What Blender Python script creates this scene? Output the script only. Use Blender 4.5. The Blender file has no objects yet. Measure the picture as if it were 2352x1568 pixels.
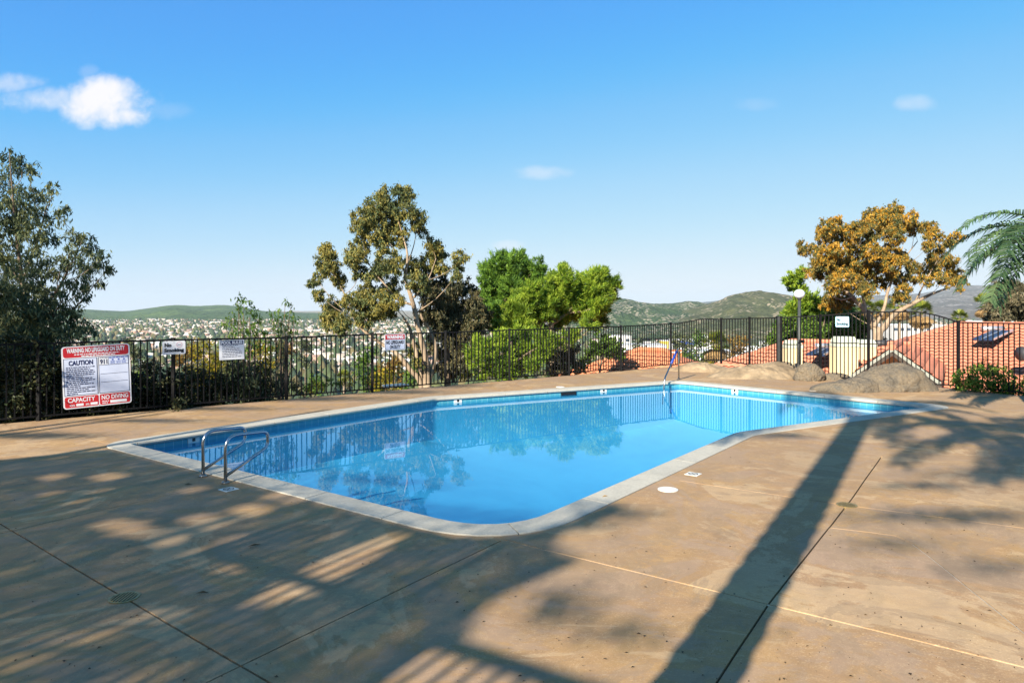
import bpy, math, random
import numpy as np
from mathutils import Vector, geometry, noise

random.seed(11)
RNG = np.random.default_rng(11)
sc = bpy.context.scene
col = sc.collection

# ------------------------------------------------------------------ camera
F, HZ, H = 1568.0, 705.0, 2.15          # focal length and horizon in 2352-px units, eye height in metres
def P(u, v, Y): return Vector(((u - 1176) / F * Y, Y, H - (v - HZ) / F * Y))
def G(u, v, z=0.0):
    Y = (H - z) * F / (v - HZ)
    return Vector(((u - 1176) / F * Y, Y, z))
cam_d = bpy.data.cameras.new('camera'); cam = bpy.data.objects.new('camera', cam_d); col.objects.link(cam)
cam.location = (0, 0, H); cam.rotation_euler = (math.radians(90), 0, 0)
cam_d.sensor_width = 36; cam_d.lens = 24.0; cam_d.shift_y = -(784 - HZ) / 2352
cam_d.clip_start = 0.05; cam_d.clip_end = 40000
sc.camera = cam

# ------------------------------------------------------------------ sky, sun, exposure
SUN_AZ, SUN_EL = math.radians(31.5), math.radians(27)      # light travels towards +Y, +X
SD = Vector((math.sin(SUN_AZ), math.cos(SUN_AZ), -math.tan(SUN_EL)))   # per metre along the ground
world = bpy.data.worlds.new('World'); sc.world = world; world.use_nodes = True
wn, wl = world.node_tree.nodes, world.node_tree.links
wn.clear()
w_out = wn.new('ShaderNodeOutputWorld'); w_bg = wn.new('ShaderNodeBackground')
sky = wn.new('ShaderNodeTexSky'); sky.sky_type = 'NISHITA'; sky.sun_disc = False
sky.sun_elevation = SUN_EL; sky.sun_rotation = SUN_AZ + math.pi
sky.altitude = 200; sky.air_density = 0.6; sky.dust_density = 0.0; sky.ozone_density = 1.0
# uniform photographic tone curve on the sky's own radiance (the photograph's highlights are compressed)
w_scale = wn.new('ShaderNodeVectorMath'); w_scale.operation = 'SCALE'; w_scale.inputs['Scale'].default_value = 1 / 12
wl.new(sky.outputs[0], w_scale.inputs[0])
w_cur = wn.new('ShaderNodeRGBCurve'); w_cur.mapping.use_clip = False
for ci, pts in ((0, ((0, .088), (.04, .089), (.08, .094), (.139, .22), (.25, .45), (.617, .78), (1, .86))), (1, ((0, .16), (.07, .265), (.136, .395), (.232, .57), (.40, .735), (.79, .88), (1, .91))),
                (2, ((0, 0), (.13, .47), (.20, .78), (.255, .93), (.405, .955), (.83, .96), (1, .965)))):
    c = w_cur.mapping.curves[ci]; c.points[0].location = pts[0]; c.points[1].location = pts[-1]
    for q in pts[1:-1]: c.points.new(*q)
w_cur.mapping.update(); wl.new(w_scale.outputs[0], w_cur.inputs['Color'])
w_hsv = wn.new('ShaderNodeVectorMath'); w_hsv.operation = 'SCALE'; w_hsv.inputs['Scale'].default_value = 5.0; wl.new(w_cur.outputs[0], w_hsv.inputs[0])
w_bg.inputs['Strength'].default_value = 0.091
def wmath(op, a, b=None, c=None):
    n = wn.new('ShaderNodeMath'); n.operation = op
    for i, x in enumerate((a, b, c)):
        if x is None: continue
        if isinstance(x, (int, float)): n.inputs[i].default_value = x
        else: wl.new(x, n.inputs[i])
    return n.outputs[0]
def sky_clouds(base):
    tc = wn.new('ShaderNodeTexCoord'); sp = wn.new('ShaderNodeSeparateXYZ'); wl.new(tc.outputs['Generated'], sp.inputs[0])
    y = wmath('MAXIMUM', sp.outputs[1], 0.05)
    a = wmath('DIVIDE', sp.outputs[0], y); b = wmath('DIVIDE', sp.outputs[2], y)
    cb = wn.new('ShaderNodeCombineXYZ'); wl.new(a, cb.inputs[0]); wl.new(b, cb.inputs[1])
    def nz(scale, detail, rough=.55):
        n = wn.new('ShaderNodeTexNoise'); n.inputs['Scale'].default_value = scale; n.inputs['Detail'].default_value = detail
        n.inputs['Roughness'].default_value = rough; n.inputs['Distortion'].default_value = .4
        wl.new(cb.outputs[0], n.inputs['Vector']); return wmath('SUBTRACT', n.outputs[0], .5)
    n1 = nz(14, 8, .55); n2 = nz(45, 6, .6)
    tot = None
    for (u, v, ru, rv, amp) in ((238, 240, 118, 52, 1.0), (250, 208, 66, 36, 1.0), (285, 265, 70, 30, 1.0), (110, 228, 110, 30, .62), (25, 192, 80, 24, .50), (205, 165, 22, 16, .15), (380, 255, 60, 20, .12),
                                (1250, 397, 62, 17, .34), (1165, 563, 40, 12, .38), (2098, 236, 48, 20, .30), (1745, 240, 55, 16, .10)):
        a0, b0 = (u - 1176) / F, (HZ - v) / F
        da = wmath('DIVIDE', wmath('SUBTRACT', a, a0), ru * 1.25 / F); db = wmath('DIVIDE', wmath('SUBTRACT', b, b0), rv * 1.25 / F)
        r2 = wmath('ADD', wmath('MULTIPLY', da, da), wmath('MULTIPLY', db, db))
        m = wmath('ADD', wmath('SUBTRACT', 1.0, r2), wmath('ADD', wmath('MULTIPLY', n1, 1.7), wmath('MULTIPLY', n2, 1.1)))
        mr = wn.new('ShaderNodeMapRange'); mr.interpolation_type = 'SMOOTHSTEP'
        mr.inputs[1].default_value = 0.0; mr.inputs[2].default_value = 1.25; mr.inputs[3].default_value = 0; mr.inputs[4].default_value = amp
        wl.new(m, mr.inputs[0])
        tot = mr.outputs[0] if tot is None else wmath('MAXIMUM', tot, mr.outputs[0])
    tot = wmath('MULTIPLY', tot, wmath('GREATER_THAN', sp.outputs[1], 0.06))
    mix = wn.new('ShaderNodeMix'); mix.data_type = 'RGBA'
    wl.new(tot, mix.inputs[0]); wl.new(base, mix.inputs[6]); mix.inputs[7].default_value = CLOUD
    return mix.outputs[2]
CLOUD = (4.9, 4.85, 5.0, 1)
wl.new(sky_clouds(w_hsv.outputs[0]), w_bg.inputs['Color']); wl.new(w_bg.outputs[0], w_out.inputs[0])

sun_d = bpy.data.lights.new('sun', 'SUN'); sun = bpy.data.objects.new('sun', sun_d); col.objects.link(sun)
sun_d.energy = 5.0; sun_d.angle = math.radians(0.53); sun_d.color = (1.0, 0.90, 0.74)
sun.rotation_euler = Vector((SD.x, SD.y, SD.z)).to_track_quat('-Z', 'Y').to_euler()
sc.view_settings.view_transform = 'Standard'; sc.view_settings.look = 'None'
sc.view_settings.exposure = 1.15; sc.view_settings.gamma = 1.0; sc.view_settings.use_curve_mapping = False
sc.render.engine = 'CYCLES'
sc.cycles.use_denoising = True; sc.cycles.max_bounces = 6; sc.cycles.diffuse_bounces = 3; sc.cycles.glossy_bounces = 3
sc.cycles.transmission_bounces = 4; sc.cycles.transparent_max_bounces = 12; sc.cycles.volume_bounces = 0
sc.cycles.sample_clamp_indirect = 6.0; sc.cycles.caustics_reflective = False; sc.cycles.caustics_refractive = False

# ------------------------------------------------------------------ helpers: objects
def wloc(o):
    v = Vector((0, 0, 0))
    while o is not None: v = v + o.location; o = o.parent
    return v
def tag(o, label=None, cat=None, group=None, kind=None):
    if label: o['label'] = label
    if cat: o['category'] = cat
    if group: o['group'] = group
    if kind: o['kind'] = kind
    return o
def thing(name, loc, label, cat, group=None):
    o = bpy.data.objects.new(name, None); col.objects.link(o); o.location = loc; o.empty_display_size = .2
    return tag(o, label, cat, group)
def link(name, me, mats, parent=None, loc=(0, 0, 0), scale=None):
    o = bpy.data.objects.new(name, me); col.objects.link(o); o.parent = parent; o.location = loc
    if scale: o.scale = scale
    if mats is not None and len(me.materials) == 0:
        for m in (mats if isinstance(mats, (list, tuple)) else [mats]): me.materials.append(m)
    return o
class MB:
    """collects world-space shapes; build() links them as one mesh object"""
    def __init__(s): s.v = []; s.f = []; s.m = []
    def face(s, pts, mi=0):
        k = len(s.v); s.v += [tuple(p) for p in pts]; s.f.append(tuple(range(k, k + len(pts)))); s.m.append(mi); return s
    def box(s, c, size, ex=(1, 0, 0), ey=(0, 1, 0), ez=(0, 0, 1), mi=0):
        c = Vector(c); ex, ey, ez = Vector(ex) * size[0] / 2, Vector(ey) * size[1] / 2, Vector(ez) * size[2] / 2
        k = len(s.v)
        for a in (-1, 1):
            for b in (-1, 1):
                for d in (-1, 1): s.v.append(tuple(c + ex * a + ey * b + ez * d))
        for q in ((0, 1, 3, 2), (4, 6, 7, 5), (0, 4, 5, 1), (2, 3, 7, 6), (0, 2, 6, 4), (1, 5, 7, 3)):
            s.f.append(tuple(k + i for i in q)); s.m.append(mi)
        return s
    def bar(s, a, b, w, h, mi=0):
        a, b = Vector(a), Vector(b); d = (b - a); L = d.length; d = d / L
        up = Vector((0, 0, 1)) if abs(d.z) < .95 else Vector((1, 0, 0))
        e = d.cross(up).normalized(); n = e.cross(d).normalized()
        return s.box((a + b) / 2, (L, w, h), d, e, n, mi)
    def tube(s, pts, rad, seg=10, caps=True, mi=0):
        pts = [Vector(p) for p in pts]; n = len(pts)
        rad = [rad] * n if isinstance(rad, (int, float)) else rad
        t0 = (pts[1] - pts[0]).normalized()
        nrm = t0.orthogonal().normalized(); k0 = len(s.v)
        for i, p in enumerate(pts):
            t = ((pts[min(i + 1, n - 1)] - pts[max(i - 1, 0)])).normalized()
            nrm = (nrm - t * nrm.dot(t)).normalized(); b = t.cross(nrm)
            for j in range(seg):
                a = 2 * math.pi * j / seg
                s.v.append(tuple(p + (nrm * math.cos(a) + b * math.sin(a)) * rad[i]))
        for i in range(n - 1):
            for j in range(seg):
                a, b = k0 + i * seg + j, k0 + i * seg + (j + 1) % seg
                s.f.append((a, b, b + seg, a + seg)); s.m.append(mi)
        if caps:
            s.f.append(tuple(k0 + j for j in reversed(range(seg)))); s.m.append(mi)
            s.f.append(tuple(k0 + (n - 1) * seg + j for j in range(seg))); s.m.append(mi)
        return s
    def prism(s, poly, z0, z1, mi=0, top=True, bottom=False):
        n = len(poly); k = len(s.v)
        for z in (z0, z1):
            for p in poly: s.v.append((p[0], p[1], z))
        for i in range(n):
            j = (i + 1) % n; s.f.append((k + i, k + j, k + n + j, k + n + i)); s.m.append(mi)
        if top: s.f.append(tuple(k + n + i for i in range(n))); s.m.append(mi)
        if bottom: s.f.append(tuple(k + i for i in reversed(range(n)))); s.m.append(mi)
        return s
    def mesh(s, name, off=(0, 0, 0)):
        me = bpy.data.meshes.new(name); o = Vector(off)
        me.from_pydata([(p[0] - o.x, p[1] - o.y, p[2] - o.z) for p in s.v], [], s.f)
        if any(s.m): me.polygons.foreach_set('material_index', s.m)
        return me
    def build(s, name, mats, parent=None, smooth=False, loc=None, label=None, kind=None):
        off = wloc(parent) if parent is not None else Vector(loc or (0, 0, 0))
        me = s.mesh(name, off)
        if smooth: me.polygons.foreach_set('use_smooth', [True] * len(me.polygons))
        o = link(name, me, mats, parent, (0, 0, 0) if parent is not None else off)
        if label: o['label'] = label
        if kind: o['kind'] = kind
        return o
def np_mesh(name, verts, faces, smooth=False):
    """faces: (n,k) array, all the same size"""
    me = bpy.data.meshes.new(name); n, k = faces.shape
    me.vertices.add(len(verts)); me.vertices.foreach_set('co', np.ascontiguousarray(verts, dtype=np.float32).ravel())
    me.loops.add(n * k); me.loops.foreach_set('vertex_index', np.ascontiguousarray(faces, dtype=np.int32).ravel())
    me.polygons.add(n); me.polygons.foreach_set('loop_start', np.arange(0, n * k, k, dtype=np.int32))
    try: me.polygons.foreach_set('loop_total', np.full(n, k, dtype=np.int32))
    except Exception: pass
    if smooth: me.polygons.foreach_set('use_smooth', np.ones(n, dtype=bool))
    me.update(); me.validate(); return me
def grid_faces(nr, nc):
    i = np.arange(nr - 1)[:, None] * nc + np.arange(nc - 1)[None, :]; i = i.ravel()
    return np.stack([i, i + 1, i + nc + 1, i + nc], 1)
def smooth_path(pts, n=6):
    """Catmull-Rom through the points"""
    pts = [Vector(p) for p in pts]; out = []
    q = [pts[0] * 2 - pts[1]] + pts + [pts[-1] * 2 - pts[-2]]
    for i in range(1, len(q) - 2):
        a, b, c, d = q[i - 1], q[i], q[i + 1], q[i + 2]
        for k in range(n):
            t = k / n
            out.append(.5 * ((2 * b) + (c - a) * t + (2 * a - 5 * b + 4 * c - d) * t * t + (3 * b - a - 3 * c + d) * t ** 3))
    out.append(pts[-1]); return out
def fillet(pts, r, n=6, closed=False):
    pts = [Vector(p) for p in pts]; out = []; N = len(pts)
    rr = r if isinstance(r, (list, tuple)) else [r] * N
    for i, p in enumerate(pts):
        if not closed and i in (0, N - 1): out.append(p); continue
        a, b = pts[i - 1] - p, pts[(i + 1) % N] - p
        la, lb = a.length, b.length; a.normalize(); b.normalize()
        ang = a.angle(b); d = min(rr[i] / math.tan(ang / 2), la * .49, lb * .49)
        s0, s1 = p + a * d, p + b * d
        for k in range(n + 1):
            t = k / n; out.append(s0 * (1 - t) ** 2 + p * 2 * t * (1 - t) + s1 * t * t)
    return out
def offset_poly(poly, d):
    """closed 2D polygon, ccw, outward by d"""
    n = len(poly); out = []
    for i in range(n):
        a, b, c = Vector(poly[i - 1][:2]), Vector(poly[i][:2]), Vector(poly[(i + 1) % n][:2])
        e1, e2 = (b - a).normalized(), (c - b).normalized()
        n1, n2 = Vector((e1.y, -e1.x)), Vector((e2.y, -e2.x))
        m = (n1 + n2).normalized(); out.append(b + m * (d / max(.4, m.dot(n1))))
    return out
def in_poly(x, y, poly):
    x = np.asarray(x, float); y = np.asarray(y, float); r = np.zeros(x.shape, bool); n = len(poly)
    for i in range(n):
        x0, y0 = poly[i - 1][0], poly[i - 1][1]; x1, y1 = poly[i][0], poly[i][1]
        c = ((y0 > y) != (y1 > y)) & (x < (x1 - x0) * (y - y0) / ((y1 - y0) if y1 != y0 else 1e-9) + x0)
        r ^= c
    return r
def dist_poly(x, y, poly):
    x = np.asarray(x, float); y = np.asarray(y, float); r = np.full(x.shape, 1e9); n = len(poly)
    for i in range(n):
        ax, ay = poly[i - 1][0], poly[i - 1][1]; bx, by = poly[i][0] - ax, poly[i][1] - ay
        t = np.clip(((x - ax) * bx + (y - ay) * by) / (bx * bx + by * by), 0, 1)
        r = np.minimum(r, np.hypot(x - ax - t * bx, y - ay - t * by))
    return np.where(in_poly(x, y, poly), -r, r)

# ------------------------------------------------------------------ helpers: materials
class NT:
    def __init__(s, name):
        s.mat = bpy.data.materials.new(name); s.mat.use_nodes = True
        s.n, s.l = s.mat.node_tree.nodes, s.mat.node_tree.links
        s.bsdf = s.n['Principled BSDF']; s.tc = None
    def new(s, t): return s.n.new(t)
    def set(s, **kw):
        for k, v in kw.items():
            i = s.bsdf.inputs[k.replace('_', ' ')]
            if isinstance(v, (int, float)): i.default_value = v
            elif isinstance(v, tuple): i.default_value = v if len(v) == 4 else (*v, 1)
            else: s.l.new(v, i)
        return s
    def coord(s, kind='Object', scale=None):
        if s.tc is None: s.tc = s.new('ShaderNodeTexCoord')
        o = s.tc.outputs[kind]
        if kind == 'World':
            pass
        if scale:
            m = s.new('ShaderNodeMapping'); m.inputs['Scale'].default_value = scale; s.l.new(o, m.inputs[0]); o = m.outputs[0]
        return o
    def pos(s, scale=None):
        o = s.new('ShaderNodeNewGeometry').outputs['Position']
        if scale:
            m = s.new('ShaderNodeMapping'); m.inputs['Scale'].default_value = scale; s.l.new(o, m.inputs[0]); o = m.outputs[0]
        return o
    def noise(s, vec, scale, detail=5, rough=.55, dist=0):
        n = s.new('ShaderNodeTexNoise'); s.l.new(vec, n.inputs['Vector']); n.inputs['Scale'].default_value = scale
        n.inputs['Detail'].default_value = detail; n.inputs['Roughness'].default_value = rough; n.inputs['Distortion'].default_value = dist
        return n.outputs['Fac']
    def ramp(s, fac, stops, interp='LINEAR'):
        r = s.new('ShaderNodeValToRGB'); r.color_ramp.interpolation = interp; e = r.color_ramp.elements
        while len(e) < len(stops): e.new(.5)
        for i, (p, c) in enumerate(stops):
            e[i].position = p; e[i].color = (*c, 1) if isinstance(c, tuple) else (c, c, c, 1)
        s.l.new(fac, r.inputs[0]); return r.outputs[0]
    def mix(s, fac, a, b, mode='MIX'):
        n = s.new('ShaderNodeMix'); n.data_type = 'RGBA'; n.blend_type = mode
        for i, x in ((0, fac), (6, a), (7, b)):
            if isinstance(x, (int, float)): n.inputs[i].default_value = x
            elif isinstance(x, tuple): n.inputs[i].default_value = (*x, 1) if len(x) == 3 else x
            else: s.l.new(x, n.inputs[i])
        return n.outputs[2]
    def math(s, op, a, b=0.0):
        n = s.new('ShaderNodeMath'); n.operation = op
        for i, x in ((0, a), (1, b)):
            if isinstance(x, (int, float)): n.inputs[i].default_value = x
            else: s.l.new(x, n.inputs[i])
        return n.outputs[0]
    def bump(s, h, strength=.3, dist=.01):
        b = s.new('ShaderNodeBump'); b.inputs['Strength'].default_value = strength; b.inputs['Distance'].default_value = dist
        s.l.new(h, b.inputs['Height']); s.l.new(b.outputs[0], s.bsdf.inputs['Normal']); return s
def plain(name, c, rough=.6, metal=0.0, var=.18, scale=6.0, bump=0.0, spec=.4):
    t = NT(name); p = t.pos()
    n = t.noise(p, scale, 6, .6)
    lo = tuple(x * (1 - var) for x in c); hi = tuple(min(1, x * (1 + var)) for x in c)
    t.set(Base_Color=t.ramp(n, [(.3, lo), (.7, hi)]), Roughness=rough, Metallic=metal)
    t.bsdf.inputs['Specular IOR Level'].default_value = spec
    if bump: t.bump(t.noise(p, scale * 8, 6), bump, .01)
    return t.mat
def leafmat(name, cols, transl=.35, rough=.55):
    """cols: palette picked per leaf"""
    t = NT(name); g = t.new('ShaderNodeNewGeometry')
    k = len(cols)
    c = t.ramp(g.outputs['Random Per Island'], [((i + .5) / k, cc) for i, cc in enumerate(cols)])
    big = t.noise(t.pos(), 1.5, 4, .6)
    c = t.mix(t.ramp(big, [(.50, 0.0), (.66, .75)]), c, tuple(x * 1.15 for x in cols[-1]))
    c = t.mix(t.ramp(t.noise(t.pos(), .8, 3), [(.36, .7), (.5, 0.0)]), c, tuple(x * .9 for x in cols[0]))
    t.set(Base_Color=c, Roughness=rough); t.bsdf.inputs['Specular IOR Level'].default_value = .25
    tr = t.new('ShaderNodeBsdfTranslucent'); t.l.new(c, tr.inputs[0])
    mx = t.new('ShaderNodeMixShader'); mx.inputs[0].default_value = transl
    t.l.new(t.bsdf.outputs[0], mx.inputs[1]); t.l.new(tr.outputs[0], mx.inputs[2])
    t.l.new(mx.outputs[0], t.n['Material Output'].inputs[0]); return t.mat

M = {}
def deck_material():
    t = NT('tan_concrete'); p = t.pos()
    n1 = t.noise(p, .55, 6, .6, .6); n2 = t.noise(p, 2.3, 6, .6, .3); n3 = t.noise(p, 9, 6, .65)
    base = t.ramp(n1, [(.28, (0.388, 0.228, 0.092)), (.45, (0.456, 0.277, 0.111)), (.56, (0.349, 0.217, 0.122)), (.66, (0.339, 0.213, 0.130)), (.80, (0.485, 0.296, 0.115))])
    base = t.mix(t.ramp(n2, [(.44, .0), (.56, .70)]), base, (0.310, 0.196, 0.122))
    base = t.mix(.38, base, t.ramp(n3, [(.3, (0.291, 0.183, 0.104)), (.7, (0.563, 0.357, 0.185))]))
    # worn, lighter edges of old sealer coats
    edge = t.noise(p, .8, 8, .65, 1.2)
    base = t.mix(t.ramp(edge, [(.485, 0.0), (.50, .35), (.515, 0.0)]), base, (0.291, 0.196, 0.141))
    v = t.new('ShaderNodeTexVoronoi'); t.l.new(p, v.inputs['Vector']); v.inputs['Scale'].default_value = 42; v.inputs['Randomness'].default_value = 1
    spots = t.ramp(v.outputs['Distance'], [(.20, 1.0), (.34, 0.0)])
    gate = t.ramp(t.noise(p, 1.1, 6, .7), [(.42, 0.0), (.60, 1.0)])
    base = t.mix(t.math('MULTIPLY', t.math('MULTIPLY', spots, gate), .55), base, (0.679, 0.479, 0.281))
    v2 = t.new('ShaderNodeTexVoronoi'); t.l.new(p, v2.inputs['Vector']); v2.inputs['Scale'].default_value = 46
    pits = t.math('MULTIPLY', t.ramp(v2.outputs['Distance'], [(.08, 1.0), (.15, 0.0)]), t.ramp(t.noise(p, 1.7, 4, .6), [(.46, 0.0), (.60, 1.0)]))
    base = t.mix(t.math('MULTIPLY', pits, .7), base, (0.116, 0.070, 0.041))
    fine = t.noise(p, 90, 3, .7)
    base = t.mix(.22, base, t.ramp(fine, [(.3, (0.155, 0.096, 0.056)), (.7, (0.621, 0.400, 0.215))]))
    worn = t.noise(p, .62, 9, .68, 1.4)
    base = t.mix(t.ramp(worn, [(.44, .42), (.475, 0.0)]), base, (.36, .275, .225))
    base = t.mix(t.ramp(worn, [(.54, 0.0), (.565, .36), (.75, .2)]), base, (.66, .50, .32))
    streak = t.noise(t.pos(scale=(1, 3.5, 1)), 5, 6, .7)
    base = t.mix(t.ramp(streak, [(.52, 0.0), (.66, .35)]), base, (.34, .25, .18))
    oi = t.new('ShaderNodeObjectInfo')
    base = t.mix(t.math('MULTIPLY', oi.outputs['Random'], .30), base, (0.336, 0.218, 0.116))
    wet = t.noise(p, .33, 7, .7, 1.6)
    base = t.mix(t.ramp(wet, [(.50, 0.0), (.515, .55), (.55, .34), (.70, .16)]), base, (0.302, 0.213, 0.138))
    crack = t.noise(p, 1.4, 10, .75, 2.0)
    base = t.mix(t.ramp(crack, [(.494, 0.0), (.5, .35), (.506, 0.0)]), base, (0.672, 0.515, 0.330))
    t.set(Base_Color=base, Roughness=t.ramp(n2, [(.3, .62), (.7, .82)]))
    t.bsdf.inputs['Specular IOR Level'].default_value = .06
    t.bump(t.math('ADD', t.noise(p, 60, 5, .7), t.math('MULTIPLY', n3, .8)), .25, .006)
    return t.mat
M['deck'] = deck_material()
M['joint'] = plain('joint_dirt', (.075, .055, .04), .9, 0, .4, 20)
def coping_material():
    t = NT('coping_concrete'); p = t.pos()
    n = t.noise(p, 2.2, 7, .65, .4); f = t.noise(p, 38, 5, .7)
    c = t.ramp(n, [(.3, (0.378, 0.351, 0.288)), (.55, (0.504, 0.468, 0.387)), (.75, (0.450, 0.396, 0.306))])
    c = t.mix(.3, c, t.ramp(f, [(.3, (0.252, 0.234, 0.198)), (.7, (0.648, 0.612, 0.522))]))
    t.set(Base_Color=c, Roughness=.75); t.bump(f, .3, .005); return t.mat
M['coping'] = coping_material()
M['grout'] = plain('grout', (.55, .53, .47), .85)
M['iron'] = plain('black_painted_iron', (.009, .009, .010), .62, 0.0, .3, 8, 0, .12)
M['iron_grey'] = plain('weathered_iron', (.05, .055, .055), .5, .2, .3, 8)
M['steel'] = plain('stainless_steel', (.42, .44, .46), .22, 1.0, .12, 25)
M['steel_worn'] = plain('worn_steel', (.36, .33, .30), .4, .9, .3, 18)
M['blue_vinyl'] = plain('blue_vinyl', (.02, .06, .33), .5)
M['white_paint'] = plain('white_sign_paint', (.74, .76, .80), .35, 0, .05, 5)
M['off_white'] = plain('off_white_plastic', (.72, .70, .64), .45, 0, .06, 9)
M['red_paint'] = plain('red_sign_paint', (.50, .022, .03), .35, 0, .12, 5)
M['navy'] = plain('navy_print', (.012, .018, .075), .4)
M['blue_print'] = plain('blue_print', (.05, .10, .42), .4)
M['black'] = plain('black_print', (.012, .012, .014), .45)
M['sky_paint'] = plain('pale_blue_sign', (.42, .68, .86), .35, 0, .06, 6)
M['pale_lilac'] = plain('pale_sign_field', (.62, .68, .84), .35, 0, .04, 5)
M['brass'] = plain('drain_bronze', (.34, .25, .10), .45, .6, .3, 30)
M['pale_red'] = plain('faded_red_print', (.62, .25, .32), .5)
def plaster():
    t = NT('pool_plaster'); p = t.pos()
    n = t.noise(p, .7, 5, .6, .5)
    t.set(Base_Color=t.ramp(n, [(.3, (.24, .47, .61)), (.7, (.31, .55, .67))]), Roughness=.8); return t.mat
M['plaster'] = plaster()
def tile():
    t = NT('waterline_tile'); b = t.new('ShaderNodeTexBrick')
    b.inputs['Scale'].default_value = 1; b.offset = 0; b.inputs['Brick Width'].default_value = .15; b.inputs['Row Height'].default_value = .15
    b.inputs['Mortar Size'].default_value = .006
    b.inputs['Color1'].default_value = (.06, .29, .38, 1); b.inputs['Color2'].default_value = (.09, .35, .43, 1); b.inputs['Mortar'].default_value = (.22, .46, .52, 1)
    t.l.new(t.coord('UV'), b.inputs['Vector']); t.set(Base_Color=b.outputs[0], Roughness=.15); return t.mat
M['tile'] = tile()
def water():
    t = NT('pool_water'); p = t.pos()
    h = t.math('ADD', t.noise(p, 1.3, 3, .5, .3), t.math('MULTIPLY', t.noise(p, 6, 2, .5), .12))
    bp = t.new('ShaderNodeBump'); bp.inputs['Strength'].default_value = .035; bp.inputs['Distance'].default_value = .03
    t.l.new(h, bp.inputs['Height'])
    lw = t.new('ShaderNodeLayerWeight'); t.l.new(bp.outputs[0], lw.inputs['Normal'])           # Schlick, the same from above and below
    frs = t.math('ADD', .02, t.math('MULTIPLY', .98, t.math('POWER', lw.outputs['Facing'], 5.0)))
    gl = t.new('ShaderNodeBsdfGlossy'); gl.inputs['Roughness'].default_value = .015; gl.inputs['Color'].default_value = (.86, .95, 1, 1); t.l.new(bp.outputs[0], gl.inputs['Normal'])
    tr = t.new('ShaderNodeBsdfTransparent'); tr.inputs[0].default_value = WATER_TINT
    mx = t.new('ShaderNodeMixShader'); t.l.new(frs, mx.inputs[0]); t.l.new(tr.outputs[0], mx.inputs[1]); t.l.new(gl.outputs[0], mx.inputs[2])
    t.l.new(mx.outputs[0], t.n['Material Output'].inputs[0]); return t.mat
WATER_TINT = (.36, .79, .97, 1)
M['water'] = water()
def rock():
    t = NT('granite_boulder'); p = t.pos()
    n = t.noise(p, 1.6, 8, .65, .5); f = t.noise(p, 22, 6, .7)
    c = t.ramp(n, [(.30, (.05, .045, .037)), (.43, (.125, .105, .078)), (.55, (.22, .165, .10)), (.64, (.095, .095, .08)), (.8, (.21, .175, .125))])
    c = t.mix(.35, c, t.ramp(f, [(.3, (.05, .042, .034)), (.7, (.34, .29, .22))]))
    t.set(Base_Color=c, Roughness=.95); t.bump(t.math('ADD', f, t.noise(p, 7, 6, .7)), .9, .06); return t.mat
M['rock'] = rock()
M['tan_rock'] = plain('tan_weathered_rock', (.27, .20, .125), .95, 0, .5, 2.2, .9)
def rooftile(name, a, b):
    t = NT(name); p = t.pos(); n = t.noise(p, .5, 5, .6); f = t.noise(p, 5, 5, .7)
    c = t.ramp(n, [(.3, a), (.7, b)]); c = t.mix(.4, c, t.ramp(f, [(.3, tuple(x * .62 for x in a)), (.7, tuple(min(1, x * 1.35) for x in b))]))
    t.set(Base_Color=c, Roughness=.85); t.bump(f, .3, .02); return t.mat
M['clay'] = rooftile('clay_roof_tile', (.50, .165, .095), (.60, .235, .14))
M['orange_clay'] = rooftile('orange_roof_tile', (.55, .19, .09), (.64, .25, .13))
M['stucco'] = plain('cream_stucco', (.72, .60, .36), .9, 0, .08, 3, .3)
M['cap'] = plain('chimney_cap_metal', (.50, .55, .44), .7, 0, .08, 3)
M['fascia'] = plain('pale_fascia', (.27, .28, .24), .7)
M['tile_gap_shade'] = plain('tile_gap_shade', (.13, .05, .03), .95)  # dark colour on the tile butts paints the shadow line of each course
M['dark_wood'] = plain('dark_eave', (.06, .045, .035), .8)
M['white_wall'] = plain('white_wall', (.78, .77, .76), .8, 0, .06, .4)
M['grey_wall'] = plain('grey_wall', (.52, .50, .48), .8, 0, .08, .3)
M['tan_wall'] = plain('tan_wall', (.56, .46, .34), .85, 0, .1, .3)
M['yellow_wall'] = plain('yellow_wall', (.78, .56, .10), .8)
M['green_box'] = plain('green_painted_metal', (.05, .50, .12), .5)
M['orange_wall'] = plain('orange_wall', (.62, .20, .06), .8)
M['brown_roof'] = plain('brown_roof', (.32, .20, .15), .9, 0, .2, .4)
M['pink_roof'] = plain('pinkish_roof', (.55, .36, .29), .9, 0, .2, .4)
M['grey_roof'] = plain('light_grey_roof', (.62, .62, .63), .85, 0, .1, .4)
M['window_glass'] = plain('dark_window', (.06, .08, .11), .2)
M['globe'] = plain('frosted_globe', (.72, .78, .86), .25, 0, .03, 6)
M['solar'] = plain('solar_glass', (.02, .035, .08), .4, 0, .2, 3, 0, .2)
M['alu'] = plain('aluminium', (.55, .56, .58), .4, .6, .1, 5)
M['dark_tank'] = plain('dark_tank', (.05, .05, .055), .5, .2, .2, 5)
def bark(name, a, b):
    t = NT(name); p = t.pos(scale=(3, 3, .8)); n = t.noise(p, 2.0, 6, .65, .4)
    t.set(Base_Color=t.ramp(n, [(.32, a), (.68, b)]), Roughness=.9); t.bump(n, .3, .03); return t.mat
M['pale_bark'] = bark('pale_eucalyptus_bark', (.19, .135, .09), (.42, .32, .22))
M['dark_bark'] = bark('brown_bark', (.10, .07, .05), (.22, .16, .11))
M['palm_bark'] = bark('palm_bark', (.16, .12, .085), (.32, .25, .18))
M['leaf_left'] = leafmat('eucalyptus_leaf_dark', [(.035, .06, .032), (.07, .105, .052), (.12, .145, .06), (.20, .21, .09)], .3)
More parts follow.
